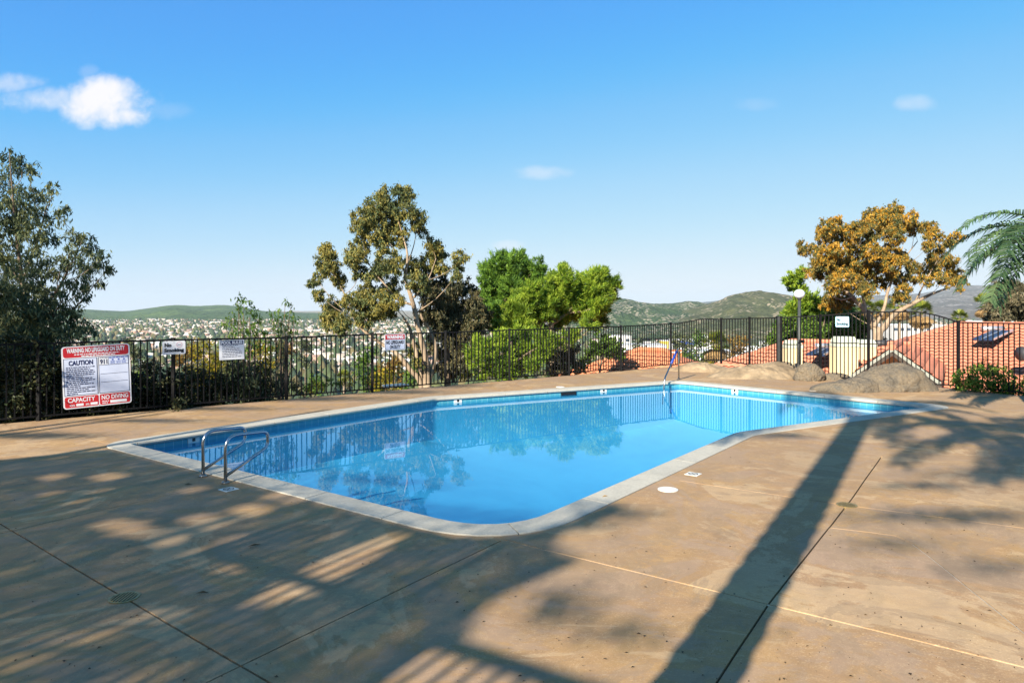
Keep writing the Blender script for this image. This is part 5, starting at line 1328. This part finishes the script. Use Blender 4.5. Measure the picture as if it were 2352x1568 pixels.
# ------------------------------------------------------------------ valley buildings
def hit_ground(u, v):
    Y = np.geomspace(30, 3000, 400); x = (u - 1176) / F * Y; z = H - (v - HZ) / F * Y
    t = terrain_z(x, Y); k = np.argmax(z < t); return float(Y[k]) if (z < t).any() else 3000.0
def building(name, label, u0, u1, vt, D, wall, roof, depth=None, group=None, windows=3, gable=0.0, rot=None, band=None):
    a, b = P(u0, vt, D), P(u1, vt, D); w = b.x - a.x; c = (a + b) / 2; gz = TZ(c.x, c.y) - 1.0; depth = depth or w * .8
    root = thing(name, (c.x, c.y, gz), label, 'building', group); ex, ey = Vector((1, 0, 0)), Vector((0, 1, 0))
    if rot: ex, ey = Vector((math.cos(rot), math.sin(rot), 0)), Vector((-math.sin(rot), math.cos(rot), 0))
    cc = Vector((c.x, c.y + depth / 2, 0)); h = c.z - gz
    MB().box(cc + Vector((0, 0, gz + h / 2)), (w, depth, h), ex, ey).build('wall', wall, root)
    if gable:
        q = [cc + ex * w * .54 * i + ey * depth * .54 * j + Vector((0, 0, c.z + .02)) for i, j in ((-1, -1), (1, -1), (1, 1), (-1, 1))]; g = Vector((0, 0, gable)); r0, r1 = (q[0] + q[3]) / 2 + g, (q[1] + q[2]) / 2 + g
        MB().face([q[0], q[1], r1, r0]).face([q[2], q[3], r0, r1]).face([q[3], q[0], r0]).face([q[1], q[2], r1]).build('roof', roof, root)
    else: MB().box(cc + Vector((0, 0, c.z + .15)), (w * 1.01, depth * 1.01, .35), ex, ey).build('roof', roof, root)
    f = cc - ey * (depth / 2 + .06)
    for k in range(windows):
        MB().box(f + ex * w * ((k + .5) / windows - .5) + Vector((0, 0, c.z - min(2.2, h * .3))), (w / windows * .5, .12, min(1.6, h * .2)), ex, ey).build('window', M['window_glass'], root)
    if band: MB().box(f - ey * .05 + Vector((0, 0, c.z - 1.2)), (w, .1, 1.6), ex, ey).build('sign_band', M[band], root)
    return root
WB = [(1430, 1532, 794, 260, 'long white building behind the orange roof', 'white_wall', 'grey_roof', 4, None), (1520, 1552, 783, 420, 'white building with a yellow front behind the tall fence post', 'yellow_wall', 'white_wall', 0, None),
      (1545, 1600, 781, 330, 'white building with blue panels behind the handrail', 'white_wall', 'grey_roof', 3, 'blue_print'), (1560, 1700, 810, 200, 'low white walled building across the foot of the fence', 'white_wall', 'grey_roof', 0, None),
      (1538, 1568, 807, 180, 'building with an orange band beside the orange roof', 'white_wall', 'orange_wall', 1, 'orange_wall'), (1700, 1748, 798, 230, 'pale block behind the rust coloured tree', 'white_wall', 'grey_roof', 2, None),
      (1760, 1815, 788, 210, 'white gabled building left of the lamp post', 'white_wall', 'grey_roof', 1, None), (1400, 1450, 772, 380, 'white building above the small rounded tree', 'white_wall', 'grey_roof', 3, None),
      (2050, 2170, 747, 380, 'long pale building beyond the curved fence rail', 'grey_wall', 'white_wall', 8, None), (2240, 2330, 739, 420, 'long low pale building beside the fan palm', 'grey_wall', 'white_wall', 6, None),
      (2100, 2135, 781, 120, 'small white building among the fan palms', 'white_wall', 'grey_roof', 1, None), (1600, 1640, 772, 480, 'white block with dark trees in front', 'white_wall', 'grey_roof', 3, None)]
for (u0, u1, vt, D, lb, wm, rm, nw, bd) in WB: building('valley_building', lb, u0, u1, vt, D, M[wm], M[rm], None, None, nw, 0, None, bd)
building('green_container', 'bright green container below the tall fence left of the gate', 1733, 1800, 830, 95, M['green_box'], M['green_box'], 3, None, 0)['category'] = 'container'
rr = random.Random(5); HL = 'small valley house with a pale roof seen through the fence'
spots = []
for u, v in [(655, 838), (690, 832), (725, 842), (760, 838), (790, 846), (700, 858), (740, 864), (778, 868), (660, 866), (715, 878), (675, 815), (712, 812), (748, 815), (785, 812), (640, 800), (690, 798), (735, 797), (775, 795), (310, 815), (345, 822), (330, 842), (360, 800), (395, 845), (318, 795),
             (410, 808), (440, 800), (470, 795), (345, 782), (520, 830), (560, 838), (600, 842), (620, 818), (590, 800), (870, 832), (905, 845), (940, 836), (860, 808), (910, 800), (885, 820), (955, 812), (1490, 772), (1510, 762), (1470, 764), (1590, 768), (1555, 762), (1450, 756), (1620, 760), (1680, 765), (1720, 760), (1760, 766)]:
    D = hit_ground(u, v); w = rr.uniform(11, 18) / D * F; left = u < 1300
    wm = rr.choice(['white_wall', 'white_wall', 'tan_wall', 'grey_wall']); rm = rr.choice(['grey_roof', 'grey_roof', 'brown_roof', 'pink_roof', 'pink_roof', 'white_wall'] if left else ['white_wall', 'grey_roof', 'pink_roof'])
    vt = HZ + (H - (TZ((u - 1176) / F * D, D) + 3.0)) / D * F
    wn_ = {'white_wall': 'white', 'tan_wall': 'tan', 'grey_wall': 'grey'}[wm]; rn_ = {'grey_roof': 'light grey', 'brown_roof': 'brown', 'pink_roof': 'pinkish', 'white_wall': 'white'}[rm]
    place = ('just right of the large warning sign' if u < 400 else 'around the two middle signs' if u < 630 else 'left of the small warning sign' if u < 830 else 'behind the pale eucalyptus trunks' if u < 1300 else 'below the rocky hills')
    building('valley_house', '%s valley house, %s roof, %s' % (wn_, rn_, place), u - w / 2, u + w / 2, vt, D, M[wm], M[rm], rr.uniform(7, 10), 'houses in the valley below the pool', 2, rr.uniform(1.4, 2.4), rr.uniform(-.7, .7))
# distant town and its trees: too many and too small to count
def island_mat(name, cols, rough=.85):
    t = NT(name); g = t.new('ShaderNodeNewGeometry'); k = len(cols)
    t.set(Base_Color=t.ramp(g.outputs['Random Per Island'], [(i / k, c) for i, c in enumerate(cols)], 'CONSTANT'), Roughness=rough); return t.mat
def far_z(x, y):
    return float(terrain_z(np.array([x]), np.array([y]))[0])
def town():
    n = 4600; u = RNG.uniform(-60, 2420, n); D = RNG.uniform(0, 1, n) ** .8 * 2150 + 620
    x = (u - 1176) / F * D; z = terrain_z(x, D)
    z = z + np.where(D > 2500, (D - 2500) * .012, 0)
    w, d, h = RNG.uniform(9, 16, n) * np.where(RNG.uniform(size=n) < .15, 2.4, 1), RNG.uniform(7, 14, n), RNG.uniform(3, 6, n); a = RNG.uniform(-.6, .6, n)
    V, Fq = [], []
    bx = np.array([(-1, -1), (1, -1), (1, 1), (-1, 1)])
    c, s = np.cos(a), np.sin(a)
    for k in range(4):
        px, py = bx[k, 0] * w / 2, bx[k, 1] * d / 2; V.append(np.stack([x + px * c - py * s, D + px * s + py * c, z - 1], 1))
    for k in range(4):
        px, py = bx[k, 0] * w / 2, bx[k, 1] * d / 2; V.append(np.stack([x + px * c - py * s, D + px * s + py * c, z + h], 1))
    for k, q in ((0, -1), (1, 1)):
        px = q * w / 2; V.append(np.stack([x + px * c, D + px * s, z + h + 1.8], 1))
    V = np.stack(V, 1); walls = V[:, :8].reshape(-1, 3); base = (np.arange(n) * 8)[:, None]
    f = np.concatenate([base + np.array(q) for q in ((0, 1, 5, 4), (1, 2, 6, 5), (2, 3, 7, 6), (3, 0, 4, 7))])
    rv = V[:, 4:10].reshape(-1, 3) + np.tile(np.array([0, 0, .05]), (n * 6, 1)); base = (np.arange(n) * 6)[:, None]
    fr = np.concatenate([base + np.array(q) for q in ((0, 1, 5, 4), (2, 3, 4, 5))])
    vv = np.concatenate([walls, rv]); ff = np.concatenate([f, fr + len(walls)])
    o = link('distant_town', np_mesh('distant_town', vv, ff), island_mat('town_mix', [(.62, .58, .50), (.52, .42, .33), (.72, .70, .66), (.42, .27, .20), (.56, .48, .38), (.34, .24, .19), (.66, .62, .54), (.47, .29, .21), (.50, .44, .38)])); tag(o, kind='stuff')
    n = 15000; u = RNG.uniform(-80, 2440, n); D = RNG.uniform(0, 1, n) ** .9 * 2500 + 260; x = (u - 1176) / F * D; z = terrain_z(x, D) + np.where(D > 2500, (D - 2500) * .012, 0)
    R = RNG.uniform(2.0, 5.5, n); hh = RNG.uniform(.8, 1.6, n)
    ico = np.array([(0, 0, 1.3), (.9, 0, .5), (.28, .86, .55), (-.73, .53, .45), (-.73, -.53, .6), (.28, -.86, .5), (.7, .5, -.4), (-.27, .85, -.35), (-.9, 0, -.4), (-.27, -.85, -.3), (.7, -.5, -.4)])
    V = (ico[None] * (1 + RNG.normal(size=(n, 11, 1)) * .16)) * R[:, None, None] * np.stack([np.ones(n), np.ones(n), hh], 1)[:, None] + np.stack([x, D, z + R * hh * .55], 1)[:, None]
    tri = np.array([(0, 1, 2), (0, 2, 3), (0, 3, 4), (0, 4, 5), (0, 5, 1), (1, 6, 2), (2, 6, 7), (2, 7, 3), (3, 7, 8), (3, 8, 4), (4, 8, 9), (4, 9, 5), (5, 9, 10), (5, 10, 1), (1, 10, 6)])
    f = ((np.arange(n) * 11)[:, None, None] + tri[None]).reshape(-1, 3)
    o = link('distant_trees', np_mesh('distant_trees', V.reshape(-1, 3), f), island_mat('far_foliage', [(.025, .05, .02), (.04, .07, .025), (.06, .085, .03), (.09, .10, .035), (.035, .06, .03), (.12, .10, .04)])); tag(o, kind='stuff')
town()
# middle-distance trees on the slope
def slope_tree(u, vtop, D, wm, leaf, label, group, seed, name='broadleaf_tree', tall=1.0):
    c = P(u, vtop, D); gz = TZ(c.x, c.y); hgt = c.z - gz; root = thing(name, (c.x, c.y, gz), label, 'tree', group); r = random.Random(seed)
    top = min(hgt, wm * 1.5 * tall); cz = c.z - top / 2; cl = []
    for k in range(11):
        a, e = r.uniform(0, 6.28), r.uniform(-1, 1); q = math.sqrt(max(0, 1 - e * e)) * r.uniform(.3, .75)
        cl.append((c.x + math.cos(a) * q * wm / 2, c.y + math.sin(a) * q * wm / 2, cz + e * top * .36, wm * r.uniform(.16, .27)))
    MB().tube([(c.x, c.y, gz - .5), (c.x + .2, c.y, (gz + cz) / 2), (c.x, c.y, cz + top * .2)], [wm * .04, wm * .03, wm * .015], 7).build('trunk', M['dark_bark'], root)
    L = max(.25, D * .0042); C, Dr = fill_clumps(cl, 240 / (L * L) * .09, 8, 'rand', .36); n = len(C)
    leaves_obj('crown', C, Dr, L * RNG.uniform(.6, 1.2, n), L * .55 * RNG.uniform(.6, 1.2, n), leaf, root)
ST = [(470, 775, 62, 3.6, 'leaf_yellow', 'yellow green tree behind the fence between the no smoking and rules signs'), (505, 782, 75, 3.4, 'leaf_yellow', 'golden tree just left of the rules sign'), (430, 772, 120, 5, 'leaf_rust', 'orange tree above the left no smoking sign'),
      (845, 792, 62, 3.4, 'leaf_fresh', 'bright green rounded bush behind the fence left of the small warning sign'), (905, 806, 58, 2.6, 'leaf_rust', 'rust brown bush behind the small warning sign'), (885, 838, 48, 3.0, 'leaf_yellow', 'yellow green bush low behind the small warning sign'), (950, 835, 46, 2.4, 'leaf_fresh', 'green bush left of the pale trunks'),
      (1700, 752, 150, 10, 'leaf_rust', 'rust coloured tree behind the tall fence left of the gate'), (1600, 757, 150, 7, 'leaf_fresh', 'dark green tree seen through the rising fence rail'), (1560, 758, 190, 9, 'leaf_left', 'dark tree beside the fence corner post'), (1480, 760, 210, 8, 'leaf_left', 'dark tree behind the long white building'),
      (1750, 756, 170, 9, 'leaf_left', 'dark tree just left of the gate post'), (1610, 806, 70, 3.0, 'leaf_grey', 'flowering grey green shrub behind the handrail'), (1715, 806, 80, 3.2, 'leaf_rust', 'bare reddish shrub beside the green container'), (1640, 770, 120, 4, 'leaf_yellow', 'yellow tree behind the yellow fan palm'),
      (1790, 800, 60, 3.0, 'leaf_fresh', 'green bush behind the gate post'), (2075, 790, 60, 3.2, 'leaf_fresh', 'green bush behind the gable ridge'), (2135, 785, 66, 3.0, 'leaf_yellow', 'yellow green bush below the curved rail'), (2180, 765, 75, 3.0, 'leaf_fresh', 'green bush at the end of the curved rail'), (2030, 770, 70, 3.6, 'leaf_grey', 'grey bush among the pale limbs'),
      (1970, 765, 55, 3.4, 'leaf_fresh', 'green bush behind the chimneys'), (725, 850, 90, 3, 'leaf_fresh', 'small green tree among the valley roofs'), (300, 772, 140, 5, 'leaf_left', 'dark conifer above the right corner of the large warning sign'), (345, 812, 80, 3, 'leaf_grey', 'grey bush between the large warning sign and the no smoking sign'),
      (320, 835, 60, 2.6, 'leaf_fresh', 'green bush right of the large warning sign'), (610, 770, 110, 4.5, 'leaf_yellow', 'yellow tree behind the saplings'), (655, 772, 170, 5, 'leaf_rust', 'brown tree left of the fence post'), (700, 775, 220, 7, 'leaf_left', 'dark tree above the valley roofs'), (1510, 812, 48, 1.6, 'leaf_fresh', 'small green bush on the ridge of the orange roof')]
for i, (u, v, D, wm, lf, lb) in enumerate(ST): slope_tree(u, v, D, wm, M[lf], lb, 'trees on the slope', 100 + i)
for i in range(34):
    u = rr.choice([rr.uniform(300, 760), rr.uniform(640, 960), rr.uniform(1400, 1800), rr.uniform(1980, 2340)]); D = rr.uniform(230, 620); x = (u - 1176) / F * D; w = rr.uniform(5, 9)
    slope_tree(u, HZ + (H - TZ(x, D) - w * 1.05) / D * F, D, w, M[rr.choice(['leaf_left', 'leaf_fresh', 'leaf_grey', 'leaf_euc', 'leaf_yellow'])], 'small far tree among the valley houses', 'far trees among the valley houses', 300 + i)

# ------------------------------------------------------------------ behind the camera: what shades the deck
SHADE = [(-500, 1080), (0, 1056), (150, 1041), (255, 1031), (400, 1008), (560, 985), (640, 1040), (900, 1090), (1100, 1130), (1250, 1130), (1350, 1150), (1440, 1160), (1400, 1185), (1300, 1215), (1270, 1250), (1330, 1290), (1240, 1325), (1130, 1375), (1100, 1400), (1078, 1470), (1005, 1480), (930, 1530), (870, 1580), (760, 1680), (500, 2100), (-1400, 2100), (-900, 1300)]
SHADE2 = [(-350, 965), (-100, 978), (0, 972), (200, 949), (400, 928), (560, 910), (650, 897), (690, 887), (640, 868), (400, 880), (0, 900), (-350, 925)]
LIT = [(262, 1203, 34, 9), (300, 1214, 36, 12), (455, 1190, 26, 8), (486, 1202, 28, 10), (572, 1172, 36, 12), (635, 1138, 22, 6), (672, 1148, 18, 5), (386, 1238, 30, 10), (340, 1226, 20, 6), (165, 1150, 20, 5), (228, 1127, 20, 4), (115, 1133, 16, 4), (530, 1238, 24, 7), (545, 1300, 40, 10),
       (440, 1124, 22, 5), (250, 1094, 30, 6), (120, 1095, 26, 5), (760, 1228, 14, 5), (450, 1270, 20, 6), (290, 1262, 20, 6), (985, 1205, 22, 6), (1040, 1228, 26, 6), (960, 1186, 14, 4), (900, 1195, 10, 4), (1100, 1215, 16, 5),
       (330, 1415, 80, 6), (180, 1465, 90, 8), (40, 1520, 90, 9), (350, 1540, 70, 7), (250, 1580, 60, 8), (800, 1180, 10, 3)]
LITP = [[(560, 1385), (660, 1322), (790, 1262), (905, 1222), (932, 1232), (850, 1290), (730, 1362), (640, 1388)], [(640, 1362), (700, 1340), (745, 1352), (690, 1372)]]
SOFT = [(1285, 1392, 95, 46, .55), (1390, 1180, 90, 12, .8), (900, 1085, 330, 25, .35), (640, 1020, 160, 14, .35), (60, 1000, 160, 6, .8), (470, 938, 160, 4, .5), (640, 915, 220, 5, .8), (830, 900, 160, 4, .9), (960, 885, 120, 5, .9), (330, 966, 130, 4, .5),
        (1700, 985, 70, 8, .7), (1420, 1450, 120, 40, .30), (2180, 1185, 210, 16, .55), (2290, 1090, 140, 12, .6), (2120, 1115, 110, 10, .4), (2060, 1250, 100, 16, .35), (2260, 1300, 130, 18, .25),
        (1640, 1000, 90, 7, .8), (1800, 1000, 60, 5, .7), (2010, 897, 70, 6, .9), (2110, 902, 90, 8, .7), (1900, 905, 130, 7, .9), (2250, 930, 140, 8, .8), (2300, 960, 90, 8, .6), (1730, 862, 70, 4, .7), (1210, 1275, 70, 22, .7), (1330, 1205, 80, 12, .7)]
def shade_want(X, Y):
    """how much of the sun the trees take away at a ground point, 0..1"""
    Ys = np.maximum(Y, 1.2); u = 1176 + F * X / Ys; v = HZ + F * H / Ys
    m = (in_poly(u, v, SHADE) | in_poly(u, v, SHADE2)).astype(float)
    inp = in_poly(X, Y, POOL_OUT); m = np.where(inp, m * .22, m)
    for (a, b, ru, rv, pr) in SOFT: m = np.maximum(m, pr * np.exp(-1.2 * (((u - a) / ru) ** 2 + ((v - b) / rv) ** 2)))
    for (a, b, ru, rv) in LIT:
        d = np.sqrt(((u - a) / (ru * 1.25)) ** 2 + ((v - b) / (rv * 1.35)) ** 2); m = np.where(d < 1, m * .04, m)
    for g in LITP: m = np.where(in_poly(u, v, g), m * .04, m)
    return np.where(Y > 1.2, m, 0)
LEAF_L, LEAF_W, TAU = .07, .042, 2.6
BIN = .25; NCAP = TAU * BIN * BIN / (.25 * LEAF_L * LEAF_W / math.sin(SUN_EL))
COUNT = np.zeros((400, 400))
def shade_tree(base, label, cz, R, n, leaf, hmin, hmax, trunk_top=None):
    """broad tree; its crown has leaves where the photograph shows shade on the deck"""
    root = thing('shade_tree', (base[0], base[1], 0), label, 'tree', 'trees behind the camera shading the deck')
    bx, by = base; k = 500; cl = np.stack([bx + RNG.normal(size=k) * R * .6, by + RNG.normal(size=k) * R * .6, RNG.uniform(hmin, hmax, k)], 1)
    idx = RNG.integers(0, k, n); C = cl[idx] + RNG.normal(size=(n, 3)) * .32
    view = (C[:, 1] > -.2) & (np.abs(C[:, 0]) < C[:, 1] * .85 + .8) & (C[:, 2] < H + .6 * np.maximum(C[:, 1], 0) + .5)
    C = C[~view & (C[:, 2] > 1.4)]
    s = C[:, 2] / math.tan(SUN_EL); X, Y = C[:, 0] + math.sin(SUN_AZ) * s, C[:, 1] + math.cos(SUN_AZ) * s
    want = shade_want(X, Y); ix = np.clip(((X + 40) / BIN).astype(int), 0, 399); iy = np.clip(((Y + 40) / BIN).astype(int), 0, 399); b = ix * 400 + iy
    o = np.argsort(b, kind='stable'); bs = b[o]; first = np.searchsorted(bs, bs, 'left'); rank = np.empty(len(b)); rank[o] = np.arange(len(b)) - first
    keep = (rank + COUNT.ravel()[b]) < NCAP * want
    np.add.at(COUNT.reshape(-1), b[keep], 1.0); C = C[keep]
    t = MB(); t.tube(smooth_path([(bx, by, -.3), (bx + .1, by - .1, hmin * .5), (bx, by, trunk_top or hmin), (bx + .2, by + .1, trunk_top + .05 if trunk_top else hmax * .8)], 4), list(np.linspace(.2, .06, 13)), 10); t.build('trunk', M['dark_bark'], root, True)
    D = RNG.normal(size=(len(C), 3)); m = len(C)
    if m: leaves_obj('crown', C, D, LEAF_L * RNG.uniform(.7, 1.3, m), LEAF_W * RNG.uniform(.7, 1.3, m), leaf, root)
    return m
cnt = [shade_tree((-11.2, -6.4), 'broad leafy tree behind the camera, left, shading the grab rail end of the deck', 7.5, 3.6, 420000, M['leaf_gold'], 5.4, 10.0),
       shade_tree((-10.2, -10.2), 'broad leafy tree behind the camera shading the near deck', 7.5, 3.6, 420000, M['leaf_gold'], 6.2, 11.4),
       shade_tree((-11.5, -3.0), 'tall leafy tree far behind the left end of the deck', 6.0, 3.8, 1240000, M['leaf_gold'], 3.5, 9.5),
       shade_tree((-17.5, -3.0), 'tall leafy tree set back from the left end of the deck', 8.0, 3.6, 240000, M['leaf_gold'], 5.0, 12.5),
       shade_tree((-13.5, -1.2), 'tall leafy tree near the left corner of the deck behind the camera', 8.0, 3.0, 240000, M['leaf_gold'], 4.5, 11.5),
       shade_tree((-3.2, -5.6), 'sparse tall tree behind the camera dappling the right of the deck', 7.0, 3.6, 420000, M['leaf_gold'], 5.0, 9.5, 4.4),
       shade_tree((-15.5, 1.0), 'tall leafy tree beside the left end of the deck outside the picture', 7.5, 3.2, 240000, M['leaf_gold'], 3.0, 10.5)]
def back_palm(shadow, h, label, seed, nfr, length):
    s = h / math.tan(SUN_EL); b = (shadow[0] - math.sin(SUN_AZ) * s, shadow[1] - math.cos(SUN_AZ) * s, 0.0)
    feather_palm(b, h, label, nfr, length, M['leaf_palm'], seed, .21, 'palms behind the camera', 1.15, True, 46, 'palm_tree', None, .05, .55)
g_ = G(1985, 948); back_palm((g_.x, g_.y), 8.6, 'tall palm behind the camera whose trunk shadow crosses the sunlit deck', 21, 22, 3.0)
g_ = G(2345, 1010); back_palm((g_.x + .6, g_.y), 9.0, 'second tall palm behind the camera shading the right of the deck', 33, 20, 2.8)
a_, b_ = G(1000, 1470), G(1300, 1568); zr = 4.08; s_ = zr / math.tan(SUN_EL); o_ = Vector((math.sin(SUN_AZ) * s_, math.cos(SUN_AZ) * s_, 0)); d_ = (b_ - a_).normalized(); q_ = a_ - o_
MB().bar(q_ - d_ * 3.4 + Vector((0, 0, 1.25)), q_ + d_ * 5.2 + Vector((0, 0, 1.25)), .35, 2.5).build('retaining_wall', M['coping'], None, loc=q_)
tag(bpy.data.objects['retaining_wall'], 'concrete retaining wall of the upper terrace behind the camera', 'wall')
fa = fence('picket_fence', 'black picket fence on the terrace wall directly behind the camera', [(*(q_ + d_ * t).xy, zr) for t in (0, 2.4, 4.8)], .14, post_base=2.5, z0=.1, pw=.042)
MB().bar(q_ + Vector((0, 0, zr)), q_ + d_ * 4.8 + Vector((0, 0, zr)), .09, .07).build('hand_rail', M['iron'], fa)
m_ = (G(640, 1315) + G(745, 1345)) / 2 - o_; m_.z = 0
fb = fence('picket_fence', 'taller black picket fence on the terrace wall behind the camera, left of the low one', [(*(m_ + d_ * t).xy, 4.8) for t in (-1.2, .95)], .14, post_base=2.5, z0=.08, pw=.042)
MB().bar(m_ - d_ * 1.2 + Vector((0, 0, zr)), m_ + d_ * .95 + Vector((0, 0, zr)), .07, .07).build('middle_rail', M['iron'], fb)

# ------------------------------------------------------------------ haze
def make_haze():
    o = MB().box((0, 0, 70), (23600, 23600, 300)).build('haze', None); tag(o, kind='stuff')
    m = bpy.data.materials.new('valley_haze'); m.use_nodes = True; n = m.node_tree.nodes; n.clear()
    out = n.new('ShaderNodeOutputMaterial'); pv = n.new('ShaderNodeVolumePrincipled'); pv.inputs['Color'].default_value = (.70, .86, 1.0, 1); pv.inputs['Density'].default_value = 5.5e-5; pv.inputs['Anisotropy'].default_value = 0.0
    m.node_tree.links.new(pv.outputs[0], out.inputs['Volume']); o.data.materials.append(m)
make_haze()
